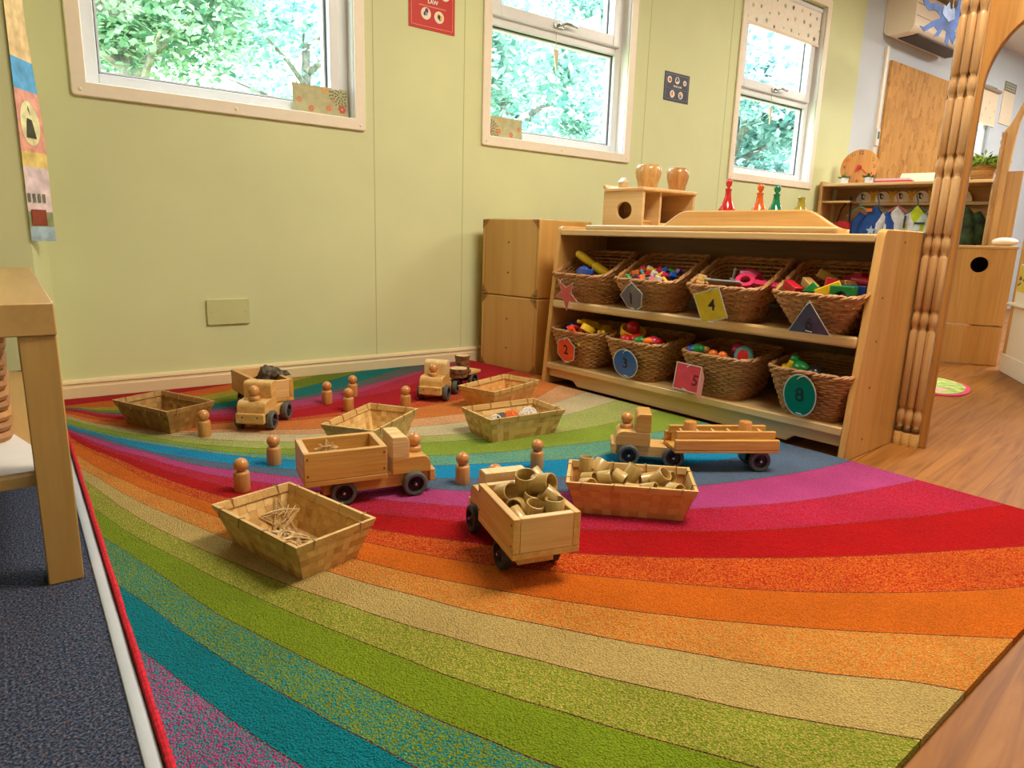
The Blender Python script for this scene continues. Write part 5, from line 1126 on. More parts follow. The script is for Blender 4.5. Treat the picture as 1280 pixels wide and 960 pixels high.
d = G(); d.box(-.047, -.041, -.06, .0, .745, .757); d.box(-.045, -.040, .05, .062, .72, .80); d.build('dark_band', plain('dark_band', (50, 60, 50), .6), gt)
garment(hs[4], 'white costume with mint shoulders hanging partly behind the post', fab('mint_white_cloth', (206, 226, 220)), .085, .86, .50)
bg = thing('shoulder_bag', 'red bag with black strap hanging at the left end of the coat rack', 'bag', rkp(.130, -.145, 0), RK)
G().prism(rrect(-.05, .05, .60, .76, .03), -.035, .03, 'x').build('bag_body', fab('red_bag', (196, 44, 48)), bg, bev=.008)
G().tube([(0, .05, .72), (-.01, .02, .84), (0, -.03, .925), (0, -.03, .925), (0, -.035, .84), (0, -.04, .72)], .006, 8).build('bag_strap', plain('black_strap', (34, 32, 34), .6), bg)
garment(-.84, 'dark green leafy costume hanging at the right end of the coat rack behind the post', plain('dark_green_cloth', (44, 62, 34), .8, var=.5, vs=22, bmp=.5), .085, .87, .55, cat='costume', bulge=.06, sleeve=True)
# things on the rack's top shelf
ck = thing('toy_clock', 'round orange wooden teaching clock with a red hand on the coat rack shelf', 'clock', rkp(.155, -.19, 1.003), rot=(0, rad(8), RK))
Cz = .118
G().lathe([(.118, -.007), (.120, 0), (.118, .007)], 44, 0, Mx.Translation((0, 0, Cz)) @ Mx.Rotation(-pi/2, 4, 'Y')).build('clock_face', wood('orange_clock_wood', (232, 158, 78), (216, 138, 60), 2, .8), ck)
G().box(-.02, .045, -.06, .06, -.0, .012).build('clock_foot', M_rk, ck)
Tm = lambda y, z: Mx.Translation((-.0072, y, z)) @ Mx(((0, 0, -1, 0), (-1, 0, 0, 0), (0, 1, 0, 0), (0, 0, 0, 1)))
nc = {12: (60, 66, 80), 1: (220, 160, 40), 2: (96, 150, 60), 3: (120, 110, 110), 4: (200, 60, 60), 5: (60, 120, 160), 6: (150, 60, 60), 7: (60, 120, 160), 8: (96, 150, 60), 9: (90, 80, 96), 10: (236, 90, 40), 11: (96, 140, 60)}
for h, c in nc.items():
    a = rad(90-30*h); text('numeral', str(h), .032, plain('clock_ink_%d' % h, c, .5), ck, Tm(-.094*cos(a), Cz+.094*sin(a)), .0003, .0006)
g = G(); g.lathe([(.016, 0), (.012, .012)], 16, 0, Mx.Translation((-.007, 0, Cz)) @ Mx.Rotation(-pi/2, 4, 'Y'))
g.prism([(.006, Cz+.006), (-.050, Cz-.047), (-.060, Cz-.052), (-.052, Cz-.040), (-.006, Cz+.0)], -.014, -.010, 'x'); g.prism([(.012, Cz), (.020, Cz-.030), (.004, Cz-.03), (-.008, Cz)], -.018, -.0142, 'x')
g.build('clock_hand', plain('red_painted_hand', (196, 40, 36), .35), ck)
M_sprig = plain('dark_green_plant', (66, 106, 50), .7, var=.4, vs=40)
def potplant(label, y):
    t = thing('potted_plant', label, 'plant', rkp(.07, y, 1.003), RK, 'small potted plants')
    G().lathe([(.022, 0), (.027, .04), (.024, .04), (.022, .03)], 18).build('pot', M_white, t)
    R = random.Random(int(-y*100)); g = G()
    for _ in range(46):
        a = R.random()*6.28; e = R.uniform(.2, 1.2); l = R.uniform(.03, .055); p = V((.012*cos(a), .012*sin(a), .034)); d = V((cos(a)*cos(e), sin(a)*cos(e), sin(e)*.7))*l; s = V((-sin(a), cos(a), 0))*l*.16
        g.add([p, p+d*.5+s, p+d, p+d*.5-s], [(0, 1, 2, 3)])
    g.build('leaves', M_sprig, t)
potplant('left small white-potted plant in front of the teaching clock', -.135); potplant('right small white-potted plant beside the teaching clock', -.285)
ps = thing('picture_stand', 'white angled card stand with a printed line on the coat rack shelf', 'stand', rkp(.10, -.565, 1.003), RK)
G().prism([(-.02, 0), (.10, 0), (.06, .062)], -.105, .105, 'y').build('stand_body', plain('cream_stand', (240, 222, 190), .5), ps)
G().add([(-.0105, -.08, .012), (-.0105, .08, .012), (.037, .08, .048), (.037, -.08, .048)], [(0, 1, 2, 3)]).build('printed_line', plain('grey_print_line', (112, 116, 112), .6), ps)
ps.children[1].location = (-.004, 0, .003)
tag(G().box(-.04, .05, -.12, .10, 0, .010).build('red_book', plain('red_cover', (214, 70, 80), .5)), 'thin red book lying on the coat rack shelf before the card stand', 'book')
o = bpy.data.objects['red_book']; o.location = rkp(.035, -.435, 1.0035); o.rotation_euler = (0, 0, RK)
o = tag(G().box(-.04, .05, -.10, .10, 0, .012).build('pink_book', plain('pale_pink_cover', (236, 200, 204), .5)), 'pale pink book lying on the thin red book', 'book'); o.location = rkp(.04, -.44, 1.0138); o.rotation_euler = (0, 0, RK+.05)
o = tag(G().prism(ellipse(.03, .05, 20), 0, .03).build('soap_dish', M_white_w, None, bev=.006), 'small cream dish on the coat rack shelf beside the post', 'dish'); o.location = rkp(.10, -.735, 1.0035)
pb = thing('plant_basket', 'green leafy plant in a woven basket pot on the coat rack shelf', 'plant', rkp(.13, -.905, 1.003), RK)
g = G()
for k in range(8): g.tube([(.052*cos(a*pi/14)*(.86+.02*k), .062*sin(a*pi/14)*(.86+.02*k), .006+.013*k) for a in range(28)], .0075, 6, True, 0, None, R0.uniform(.4, 1))
g.lathe([(.044, 0), (.05, .10)], 20); g.build('woven_pot', toned('straw_weave', (214, 160, 92), (150, 96, 46)), pb)
g = G(); R = random.Random(4)
for _ in range(420):
    a = R.random()*6.28; rr = .085*R.random()**.5; p = V((rr*cos(a), rr*sin(a)*1.15, .10+R.uniform(0, .06)*(1.1-rr/.1))); l = R.uniform(.014, .028); e = Euler((R.uniform(-.9, .9), R.uniform(-.9, .9), a)).to_matrix()
    g.add([p, p+e @ V((l, l*.35, 0)), p+e @ V((2*l, 0, -.004)), p+e @ V((l, -l*.35, 0))], [(0, 1, 2, 3)], 0, None, R.random())
g.build('foliage', leafmat('bright_plant_leaf', (170, 196, 70), (54, 92, 34)), pb)

# ------------------------------------------------------------------ locker with the round hole
lk = thing('locker_unit', 'pale birch locker front with a round hole and a flap below, beyond the post', 'locker', (4.1014, 1.2772, 0), rad(30.4))
# local y along the front (to the left as seen), local x = depth
Lw = .40; hd = .17
o_, i_ = holed(0, Lw, .21, .598, .150, .517, .040, .040)
G().ring_prism(corner(o_, 0, Lw, .21, .598), i_, 0, .016, 'x').build('upper_door', M_birch, lk)
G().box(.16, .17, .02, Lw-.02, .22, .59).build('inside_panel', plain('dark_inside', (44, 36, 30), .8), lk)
G().box(0, .016, 0, Lw, .003, .203).build('lower_flap', M_birch, lk)
G().box(-.004, hd, -.006, Lw, .598, .613).build('top_board', M_birch_y, lk, bev=.002)
G().box(.016, hd, 0, .016, 0, .598).build('side_panel', M_birch, lk); G().box(.016, hd, Lw-.016, Lw, 0, .598).build('side_panel', M_birch, lk)
G().lathe([(.010, 0), (.008, .002)], 14, 0, Mx.Translation((-.0005, .15, .196)) @ Mx.Rotation(-pi/2, 4, 'Y')).build('finger_catch', plain('orange_catch', (226, 150, 60), .5), lk)
o = tag(G().ball((0, 0, .0), .045, 20, sc=(1, 1.3, .5)).build('white_bowl', M_white_w), 'upturned white bowl on top of the locker', 'bowl'); o.location = (4.145, 1.352, .6355)

# ------------------------------------------------------------------ carved post and arch
def arch_panel(t):
    """flat sheet with a wide opening; local x to the right, z up"""
    x1 = .90; q = [(.200-.148*cos(pi*k/24), 1.0+.19*sin(pi*k/24)) for k in range(1, 13)]
    prof = [(.0, 0), (.0, 2.1), (x1, 2.1), (x1, 0), (x1-.052, 0), (x1-.052, 1.0)]+[(x1-x, z) for x, z in q]+q[::-1]+[(.052, 1.0), (.056, 0)]
    G().prism(prof, -.010, .010, 'y').build('arch_sheet', M_arch, t, bev=.003)
ap = thing('wooden_arch', 'tall wooden room divider arch with a carved triple-column post', 'arch', (2.158, .870, 0), rad(-85.92))
arch_panel(ap)
# reeded post: three columns side by side
pc = G(); pd = G()
cols3 = [(-.016, -.020), (.007, -.024), (.029, -.022)]
zl = [.088, .380, .594, .810, 1.018, 1.228, 1.44, 1.65, 1.86]
for cx, cy in cols3:
    pr = [(.0112, .058)]
    for z in zl:
        pr += [(.0112, z-.036), (.0085, z-.030), (.0070, z-.026), (.0100, z-.016), (.0118, z-.004), (.0118, z+.004), (.0100, z+.016), (.0070, z+.026), (.0085, z+.030), (.0112, z+.036)]
    pr += [(.0112, 2.1)]
    pc.lathe(pr, 16, 0, Mx.Translation((cx, cy, 0)))
pc.build('carved_columns', M_post, ap, smooth=50)
G().box(-.026, .042, -.019, .026, .0, 2.1).build('post_core', M_post, ap, bev=.004)
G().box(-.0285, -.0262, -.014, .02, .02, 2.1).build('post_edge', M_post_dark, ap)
g = G()
for cx, cy in cols3: g.lathe([(.0125, .0), (.0132, .01), (.0132, .038), (.012, .042)], 16, 0, Mx.Translation((cx, cy, 0)))
g.build('post_foot', M_toy, ap)
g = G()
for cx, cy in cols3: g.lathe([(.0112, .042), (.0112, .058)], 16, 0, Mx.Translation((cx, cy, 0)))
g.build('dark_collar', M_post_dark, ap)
# second, lower curved screen beyond the locker
cs_ = thing('curved_screen', 'second wooden screen with a curved cut-out standing beyond the locker', 'screen', (4.31, 1.495, 0), rad(-90))
pf = [(0, 0), (0, 1.21), (.02, 1.23), (.045, 1.29), (.07, 1.36), (.11, 1.42), (.20, 1.48), (.40, 1.52), (.40, 1.46), (.20, 1.42), (.12, 1.38), (.078, 1.33), (.060, 1.24), (.052, 1.12), (.048, 1.02), (.05, .8), (.05, 0)]
G().prism(pf, -.011, .011, 'y').build('screen_sheet', M_birch, cs_, bev=.003)
G().lathe([(.009, 0)]+sum([[(.009, z-.03), (.006, z-.02), (.011, z), (.006, z+.02), (.009, z+.03)] for z in (.6, .8, 1.0, 1.15)], [])+[(.009, 1.20)], 12, 0, Mx.Translation((.004, -.018, 0))).build('turned_edge', M_post, cs_, smooth=50)
G().box(.0502, .115, -.008, .008, .0, 1.0).build('lower_panel', M_arch, cs_)
# white low shelf unit at the right edge
wr = thing('white_shelf_unit', 'cream low shelf unit at the right edge of the photograph beside the locker', 'shelf', (3.975, 1.222, 0), rad(32.6))
# local x runs along its side towards -x (camera right), built to negative x
G().box(-.62, 0, -.016, .004, 0, .09).build('plinth', M_white_w, wr, bev=.003)
G().box(-.62, -.05, -.014, .0, .0902, .33).build('side_board', M_white_w, wr)
G().box(-.05, 0, -.014, .0, .0902, .90).build('corner_stile', M_birch, wr, bev=.002)
G().box(-.62, .0, -.30, -.0162, .0, .016).build('base_board', M_white_w, wr)
G().box(-.62, -.03, -.012, .03, .3302, .346).build('jutting_shelf', M_white_w, wr, bev=.006)
G().box(-.62, -.05, -.30, -.285, .016, .66).build('rear_panel', M_birch_y, wr)
o = thing('picture_card', 'white edged card with a yellow and purple picture on the cream low shelf', 'card', (3.975, 1.222, .3464), rad(32.6))
G().prism(rrect(-.30, -.085, 0, .185, .02), .008, .014, 'y').build('card_sheet', M_white_w, o)
G().prism(rrect(-.292, -.093, .055, .178, .016), .014, .0155, 'y').build('picture', plain('yellow_picture', (226, 200, 70), .6), o)
g = G(); R = random.Random(8)
for i in range(30):
    x = -.285+.18*R.random(); z = .065+.10*R.random(); g.prism(ellipse(.010, .007, 8, x, z), .0155, .0162, 'y')
g.build('picture_spots', plain('purple_spots', (110, 80, 110), .6), o)
# ------------------------------------------------------------------ chip-wood baskets on the rug
ZR = .0122
def chip_basket(label, x, y, a, L, W_, h, ins, mat, rimmat, seed):
    t = thing('chip_basket', label, 'basket', (x, y, ZR), a, 'chip-wood baskets on the rug')
    R = random.Random(seed); body = G()
    l0, w0, l1, w1 = L/2-ins, W_/2-ins, L/2-.003, W_/2-.003
    body.box(-l0, l0, -w0, w0, 0, .0016, 0, None, .5)
    rows = 5
    def wall(p0, p1, q0, q1, n):
        """p bottom edge, q top edge; n slats"""
        p0, p1, q0, q1 = V(p0), V(p1), V(q0), V(q1)
        nor = (p1-p0).cross(q0-p0).normalized()
        def pt(u, f): return (p0.lerp(p1, u)).lerp(q0.lerp(q1, u), f)
        for i in range(n):
            ta = R.uniform(.2, 1)
            for k in range(rows):
                s = 1 if (i+k) % 2 == 0 else -1; o = nor*.0009*s
                u0, u1 = (i+.04)/n, (i+.96)/n; f0, f1 = k/rows, (k+1)/rows
                body.add([pt(u0, f0)-o, pt(u1, f0)-o, pt(u1, f1)-o, pt(u0, f1)-o], [(0, 1, 2, 3)], 0, None, min(1, max(0, ta+R.uniform(-.12, .12))))
        for k in range(rows):
            ta = R.uniform(.2, 1)
            for i in range(n):
                s = 1 if (i+k) % 2 == 0 else -1; o = nor*.0009*s
                u0, u1 = i/n, (i+1)/n; f0, f1 = (k+.03)/rows, (k+.97)/rows
                body.add([pt(u0, f0)+o, pt(u1, f0)+o, pt(u1, f1)+o, pt(u0, f1)+o], [(0, 1, 2, 3)], 0, None, min(1, max(0, ta+R.uniform(-.12, .12))))
    c0 = [(-l0, -w0, 0), (l0, -w0, 0), (l0, w0, 0), (-l0, w0, 0)]; c1 = [(-l1, -w1, h-.004), (l1, -w1, h-.004), (l1, w1, h-.004), (-l1, w1, h-.004)]
    for i, n in ((0, 12), (1, 8), (2, 12), (3, 8)):
        j = (i+1) % 4; wall(c0[i], c0[j], c1[i], c1[j], n)
    body.build('woven_body', mat, t, smooth=10)
    # flat rim band, in and out, with binding ties
    rim = G(); hb = .014
    def band(o, f0, f1):
        a0 = [((l0+(l1-l0)*f0)+o, (w0+(w1-w0)*f0)+o), ((l0+(l1-l0)*f1)+o, (w0+(w1-w0)*f1)+o)]
        return a0
    def loop(l, w): return [(-l, -w), (l, -w), (l, w), (-l, w)]
    f = 1-hb/h
    lo = (l0+(l1-l0)*f, w0+(w1-w0)*f)
    vs = []
    for (l, w, z) in ((lo[0]+.003, lo[1]+.003, h-hb), (l1+.003, w1+.003, h), (l1-.0035, w1-.0035, h), (lo[0]-.0035, lo[1]-.0035, h-hb)):
        vs += [(p[0], p[1], z) for p in loop(l, w)]
    fs = [(k*4+i, k*4+(i+1) % 4, ((k+1) % 4)*4+(i+1) % 4, ((k+1) % 4)*4+i) for k in range(4) for i in range(4)]
    rim.add(vs, fs, 0, None, .75)
    ti = rim
    for s in (-1, 1):
        for u in (-.78, -.28, .28, .78):
            ti.tube([(u*l1-.002, s*(w1+.0042), h-.016), (u*l1, s*(w1+.0042), h+.0012), (u*l1+.003, s*(w1-.005), h+.0012), (u*l1+.004, s*(w1-.0085), h-.016)], .0014, 5, False, 1)
        for u in (-.6, .6):
            ti.tube([(s*(l1+.0042), u*w1-.002, h-.016), (s*(l1+.0042), u*w1, h+.0012), (s*(l1-.005), u*w1+.003, h+.0012), (s*(l1-.0085), u*w1+.004, h-.016)], .0014, 5, False, 1)
    rim.build('rim', [rimmat, M_tie], t, smooth=30)
    return t
M_tie = plain('dry_binding', (176, 138, 76), .7)
M_rimc = wood('chip_rim', (228, 190, 120), (206, 160, 88), 0, 1.5, rough=.55, coat=0)
M_rimd = wood('dark_chip_rim', (196, 152, 84), (166, 120, 58), 0, 1.5, rough=.55, coat=0)
b1 = chip_basket('chip-wood basket holding twig stars, nearest the camera', .370, 1.147, -1.311, .267, .164, .074, .026, M_chip, M_rimc, 1)
b2 = chip_basket('dark chip-wood basket holding bark crumbs, near the wall at the left', .330, 2.142, -1.131, .246, .158, .0735, .026, M_chip_d, M_rimd, 2)
b3 = chip_basket('empty chip-wood basket behind the twig star truck', .770, 1.674, .625, .257, .160, .076, .025, M_chip, M_rimc, 3)
b4 = chip_basket('chip-wood basket with a white and an orange ball, in front of the shelf', 1.1675, 1.553, -.054, .263, .166, .074, .022, M_chip, M_rimc, 4)
b5 = chip_basket('empty chip-wood basket, farthest back, beside the log slice truck', 1.3365, 1.861, .319, .268, .156, .076, .025, M_chip_o, M_rimc, 5)
b6 = chip_basket('chip-wood basket filled with bamboo rings', 1.040, .956, -.7635, .270, .152, .075, .024, M_chip_o, M_rimc, 6)
def tw(t, x, y, z=0):
    a = t.rotation_euler[2] if t.rotation_mode == 'XYZ' else 0; p = t.location
    return (p[0]+x*cos(a)-y*sin(a), p[1]+x*sin(a)+y*cos(a), p[2]+z)
# twig stars
def twig_star(label, loc, rot, r, seed, group=None):
    R = random.Random(seed); g = G()
    P = [(r*cos(rad(90+72*i)), r*sin(rad(90+72*i))) for i in range(5)]
    for i in range(5):
        a, b = P[i], P[(i+2) % 5]
        for k in range(17):
            j = lambda: R.uniform(-.11, .11)*r
            p0 = V((a[0]+j()*.6, a[1]+j()*.6, R.uniform(-.006, .006))); p1 = V((b[0]+j()*.6, b[1]+j()*.6, R.uniform(-.006, .006))); m = (p0+p1)/2+V((j(), j(), R.uniform(-.010, .010)))
            g.tube([p0, m, p1], R.uniform(.0008, .0012), 4)
    for k in range(22):
        p = V((R.uniform(-.5, .5)*r, R.uniform(-.5, .5)*r, R.uniform(-.01, .01))); d = V((R.uniform(-1, 1), R.uniform(-1, 1), R.uniform(-.3, .3)))*r*.5
        g.tube([p-d, p+V((0, 0, .004)), p+d], .0009, 4)
    o = g.build('twig_star', M_twig, None, smooth=80); o.location = loc; o.rotation_euler = rot
    return tag(o, label, 'twig star', group)
twig_star('twig star leaning against the far side of the nearest basket', tw(b1, -.058, .012, .036), (1.0, .1, .2), .040, 1)
twig_star('twig star lying in the middle of the nearest basket', tw(b1, -.012, -.006, .018), (.25, .15, 1.0), .042, 2)
twig_star('twig star near the left side of the nearest basket', tw(b1, -.030, -.030, .020), (.35, -.3, 2.0), .034, 3)
g = G(); R = random.Random(6); n = 10; vs = []
for i in range(n+1):
    for j in range(n+1): vs.append((-.035+.07*i/n, -.03+.06*j/n, .002+.002*R.random()))
g.add(vs, [(i*(n+1)+j, (i+1)*(n+1)+j, (i+1)*(n+1)+j+1, i*(n+1)+j+1) for i in range(n) for j in range(n)])
for _ in range(60):
    x, y = R.uniform(-.034, .034), R.uniform(-.028, .028); a = R.random()*3; g.tube([(x-.012*cos(a), y-.012*sin(a), .006), (x, y, .008), (x+.012*cos(a), y+.012*sin(a), .006)], .0008, 4)
o = tag(g.build('straw_mat', plain('pale_straw', (214, 184, 138), .8, var=.2, vs=90), None), 'pale straw pad on the bottom of the nearest basket', 'straw pad'); o.location = tw(b1, .052, .0, .0022); o.rotation_euler = (0, 0, -1.31)
# bark crumbs
R = random.Random(9)
for k in range(34):
    x, y = R.uniform(-.075, .085), R.uniform(-.035, .04); s = R.uniform(.006, .013)
    g = G(); g.ball((0, 0, 0), s, 7, sc=(1.4, 1, .6))
    for i, v in enumerate(g.v): g.v[i] = tuple(c*R.uniform(.75, 1.2) for c in v)
    o = g.build('bark_crumb', M_bark, None, smooth=10); o.location = tw(b2, x, y, .004+s*.45+.007*(k % 3)); o.rotation_euler = (R.uniform(-.5, .5), R.uniform(-.5, .5), R.random()*6)
    tag(o, 'dark bark crumb heaped in the dark chip-wood basket', 'bark', 'bark crumbs in the dark basket')
# balls in the fourth basket
def netball(label, x, y, r, c, z, seed, sc=(1, 1, 1)):
    t = thing('netted_ball', label, 'ball', tw(b4, x, y, z)); R = random.Random(seed)
    G().ball((0, 0, 0), r*.93, 18, sc=sc).build('core', plain('core_'+label.split()[0], [q*.9 for q in c], .6, var=.2, vs=60), t)
    g = G()
    for k in range(14):
        a = R.random()*pi; b = R.random()*pi; m = Euler((a, b, R.random())).to_matrix(); g.tube([m @ V((r*cos(q*pi/8)*sc[0], r*sin(q*pi/8)*sc[1], 0)) for q in range(16)], .0011, 4, True)
    g.build('net', plain('net_'+label.split()[0], c, .6), t)
netball('orange netted ball in the basket before the shelf', .004, .018, .026, (240, 112, 30), .036, 1); netball('white netted ball at the right of the orange ball', .062, .010, .029, (236, 228, 214), .036, 2, (1.15, 1, .9))
netball('white ball at the left of the basket with the orange ball', -.055, .015, .023, (232, 226, 214), .028, 3, (1.3, 1, .8))
o = tag(G().prism([(-.018, -.012), (.015, -.015), (.021, .006), (.0, .018), (-.021, .009)], 0, .004).build('dark_shell', plain('dark_shell', (52, 46, 42), .5), None, bev=.001), 'small dark shell piece left of the orange netted ball', 'shell'); o.location = tw(b4, -.026, .022, .046); o.rotation_euler = (.3, -.2, .5)
o = tag(G().lathe([(.012, 0), (.03, .012), (.03, .03), (.012, .036)], 18).build('white_reel', plain('white_reel', (232, 224, 206), .5), None), 'white cord reel under the dark shell piece', 'reel'); o.location = tw(b4, -.020, .030, .004)

# ------------------------------------------------------------------ bamboo rings
def ring_mesh(r, h, m):
    g = G(); k = r*.86; g.lathe([(r, 0), (r, h), (r-.0008, h+.0008), (k, h+.0008), (k-.0006, h), (k-.0006, 0), (r, 0)], 26, 0, None, False); return g
RINGS = []
def ring(loc, d, label, group, r=.0165, h=.028, m=None):
    key = (r, h, m.name)
    m0 = next((q[1] for q in RINGS if q[0] == key), None)
    if m0: o = bpy.data.objects.new('bamboo_ring', m0); COL.objects.link(o)
    else:
        o = ring_mesh(r, h, m).build('bamboo_ring', m, None, smooth=50)
        for v in o.data.vertices: v.co.z -= h/2
        RINGS.append((key, o.data))
    o.location = loc; q = V(d).normalized().to_track_quat('Z', 'Y'); o.rotation_euler = q.to_euler()
    return tag(o, label, 'bamboo ring', group)
R = random.Random(31)
RB6 = [(-.095, .045, .072, (.0, .1, 1), .0165, .032), (-.066, .050, .066, (.5, .5, .75), .0170, .030), (-.088, .002, .050, (.9, -.35, .25), .0175, .026), (-.090, -.038, .052, (.6, -.75, .3), .0165, .028),
 (-.052, .004, .056, (.95, -.15, .3), .0175, .028), (-.022, .012, .056, (-.85, .35, .35), .0175, .028), (.006, .024, .066, (.45, .1, .9), .0175, .034), (.042, .030, .050, (.95, .2, .12), .0165, .036), (-.025, -.040, .046, (.8, -.5, .2), .0150, .026),
 (.006, -.035, .046, (.9, -.4, .1), .0160, .030), (.040, -.035, .050, (.85, -.45, .35), .0165, .032), (.066, .008, .064, (.55, -.35, .75), .0170, .034), (.082, .034, .054, (.8, -.5, .3), .0165, .030), (.094, -.028, .050, (.6, -.8, .2), .0175, .028), (.070, -.040, .046, (.9, -.3, .1), .0150, .028)]
for i, (x, y, z, d, r, h) in enumerate(RB6):
    a = b6.rotation_euler[2]; dd = (d[0]*cos(a)-d[1]*sin(a), d[0]*sin(a)+d[1]*cos(a), d[2])
    ring(tw(b6, x, y, z+.005), dd, 'bamboo ring in the ring-filled basket', 'bamboo rings in the chip-wood basket', r, h, (M_bamboo, M_bamboo2)[i % 2])
for i in range(6):
    for j in range(3): ring(tw(b6, -.085+.034*i, -.036+.036*j, .0165), (0, 0, 1), 'bamboo ring in the ring-filled basket', 'bamboo rings in the chip-wood basket', .0165, .028, M_bamboo)

# ------------------------------------------------------------------ peg people
def peg(name, label, loc, rz=0, h=.0455, group=None):
    t = thing(name, label, 'peg figure', loc, rz, group)
    r = .0172
    G().lathe([(r*.97, 0), (r, .0015), (r, h-.006), (r*.93, h-.002), (r*.72, h), (r*.3, h+.001)], 26).build('peg_body', M_peg2, t, smooth=50)
    G().lathe([(.004, h-.0005)]+[(.0158*sin(pi*k/14), h+.0145-.0158*cos(pi*k/14)*.98) for k in range(3, 14)]+[(.0035, h+.0301), (.003, h+.0296)], 26).build('peg_head', M_peg, t, smooth=60)
    return t
for x, y, lab in ((.372, 1.491, 'wooden peg figure nearest the basket of twig stars'), (.486, 1.631, 'wooden peg figure left of the twig star truck, on the blue stripe'), (.812, 1.271, 'wooden peg figure just right of the twig star truck'), (1.029, 1.263, 'wooden peg figure behind the truck full of bamboo rings'), (.398, 1.965, 'wooden peg figure beside the dark basket at the left'),
  (.830, 2.159, 'wooden peg figure on the pink stripe, left of the two back figures'), (.947, 2.215, 'wooden peg figure on the teal stripe nearest the wall'), (.852, 2.030, 'wooden peg figure behind the left end of the empty basket'), (1.030, 1.972, 'wooden peg figure behind the right end of the empty basket')):
    peg('peg_figure', lab, (x, y, ZR))

# ------------------------------------------------------------------ wooden trucks
def wheel(parent, x, y, tyre, out):
    """out = +1/-1 side"""
    g = G(); r = .0275; w = .017
    Mw = Mx.Translation((x, y, r)) @ Mx.Rotation(-pi/2*out, 4, 'X')
    g.lathe([(.019, 0), (r-.003, 0), (r, .003), (r, w-.003), (r-.003, w), (.019, w), (.019, 0)], 30, 0, Mw, False)
    o = g.build('wheel', tyre, parent, smooth=40)
    h = G(); h.lathe([(.019, .002), (.0195, w-.003), (.0165, w-.0045), (.0155, w-.008), (.007, w-.009), (.0065, w-.003), (.003, w-.003)], 26, 0, Mw)
    hb = h.build('hub', M_hub, o, smooth=40)
    G().lathe([(.0032, w-.003), (.0030, w+.002), (.001, w+.003)], 12, 0, Mw).build('axle_end', M_steel, hb)
def cab_parts(t, x0, wood_, pale, hw=.0425, tyre=None):
    """hood + cab block; x0 = back of the cab"""
    hood = [(x0, .050), (x0+.088, .050), (x0+.088, .068)]+[(x0+.088-.020*(1-cos(k*pi/12)), .068+.020*sin(k*pi/12)) for k in range(1, 7)]+[(x0, .088)]
    G().prism(hood, -hw, hw, 'y').build('hood', wood_, t, bev=.0015)
    cb_ = [(x0, .0882), (x0+.038, .0882), (x0+.038, .124)]+[(x0+.038-.012*(1-cos(k*pi/12)), .124+.012*sin(k*pi/12)) for k in range(1, 7)]+[(x0, .136)]
    G().prism(cb_, -hw, hw, 'y').build('cab', pale, t, bev=.0015)
    G().box(x0+.085, x0+.099, -hw, hw, .026, .0545).build('bumper', wood_, t, bev=.0025)
    bo = G()
    for y in (-.022, .022): bo.lathe([(.0028, 0), (.002, .001)], 10, 0, Mx.Translation((x0+.099, y, .044)) @ Mx.Rotation(pi/2, 4, 'Y'))
    bo.build('bumper_screw', M_screw, t)
def bed(t, x0, x1, hw, z0, z1, wood_, pale):
    b = G().box(x0, x1, -hw, hw, z0, z0+.0115).build('bed_base', wood_, t, bev=.0015)
    for s in (-1, 1):
        y0, y1 = (hw-.013, hw) if s > 0 else (-hw, -hw+.013)
        sb = G().box(x0, x1, y0, y1, z0+.0117, z1).build('side_board', wood_, t, bev=.0015)
        sc = G()
        for x in (x0+.007, x1-.007):
            for z in (z0+.024, z1-.012): sc.lathe([(.0024, 0), (.0018, .0008)], 10, 0, Mx.Translation((x, s*hw, z)) @ Mx.Rotation(-pi/2*s, 4, 'X'))
        sc.build('screw_plug', M_screw, sb)
    for a in (x0, x1-.013):
        G().box(a, a+.013, -hw+.0132, hw-.0132, z0+.0117, z1).build('end_board', M_toy_end, t, bev=.0015)
def chassis(t, x0, x1, hw, z0, z1, m): G().box(x0, x1, -hw, hw, z0, z1).build('chassis', m, t, bev=.001)
def tip_truck(label, x, y, a, w1, w2, tyre):
    t = thing('wooden_truck', label, 'toy truck', (x, y, ZR), a)
    chassis(t, -.118, .117, .034, .021, .0497, w1)
    cab_parts(t, .030, w1, w2)
    bed(t, -.160, .0135, .061, .0525, .125, w1, w2)
    G().box(-.12, -.02, -.028, .028, .0497, .0525).build('tipping_block', w2, t)
    for xw in (-.079, .079):
        for s in (-1, 1): wheel(t, xw, s*.0385, tyre, s)
    dr = peg('driver_peg', 'wooden driver peg in the cab of the '+label, tw(t, .092, 0, .0884), a, .012)
    return t, dr
A_, dA = tip_truck('wooden tip truck carrying twig stars', .614, 1.326, -.1872, M_toy_o, M_toy_pale, M_tyre)
B_, dB = tip_truck('wooden tip truck loaded with bamboo rings', .713, .945, 1.311, M_toy, M_toy_pale, M_tyre_d)
dA['label'] = 'wooden driver peg on the hood of the twig star truck'; dB['label'] = 'wooden driver peg mostly hidden behind the cab of the bamboo ring truck'
twig_star('twig star standing up in the bed of the tip truck', tw(A_, -.100, .020, .100), (1.25, 0, -.15), .026, 4); twig_star('twig star lying in the bed of the tip truck', tw(A_, -.095, -.008, .079), (.25, .1, .8), .034, 5)
def locd(a, d): return (d[0]*cos(a)-d[1]*sin(a), d[0]*sin(a)+d[1]*cos(a), d[2])
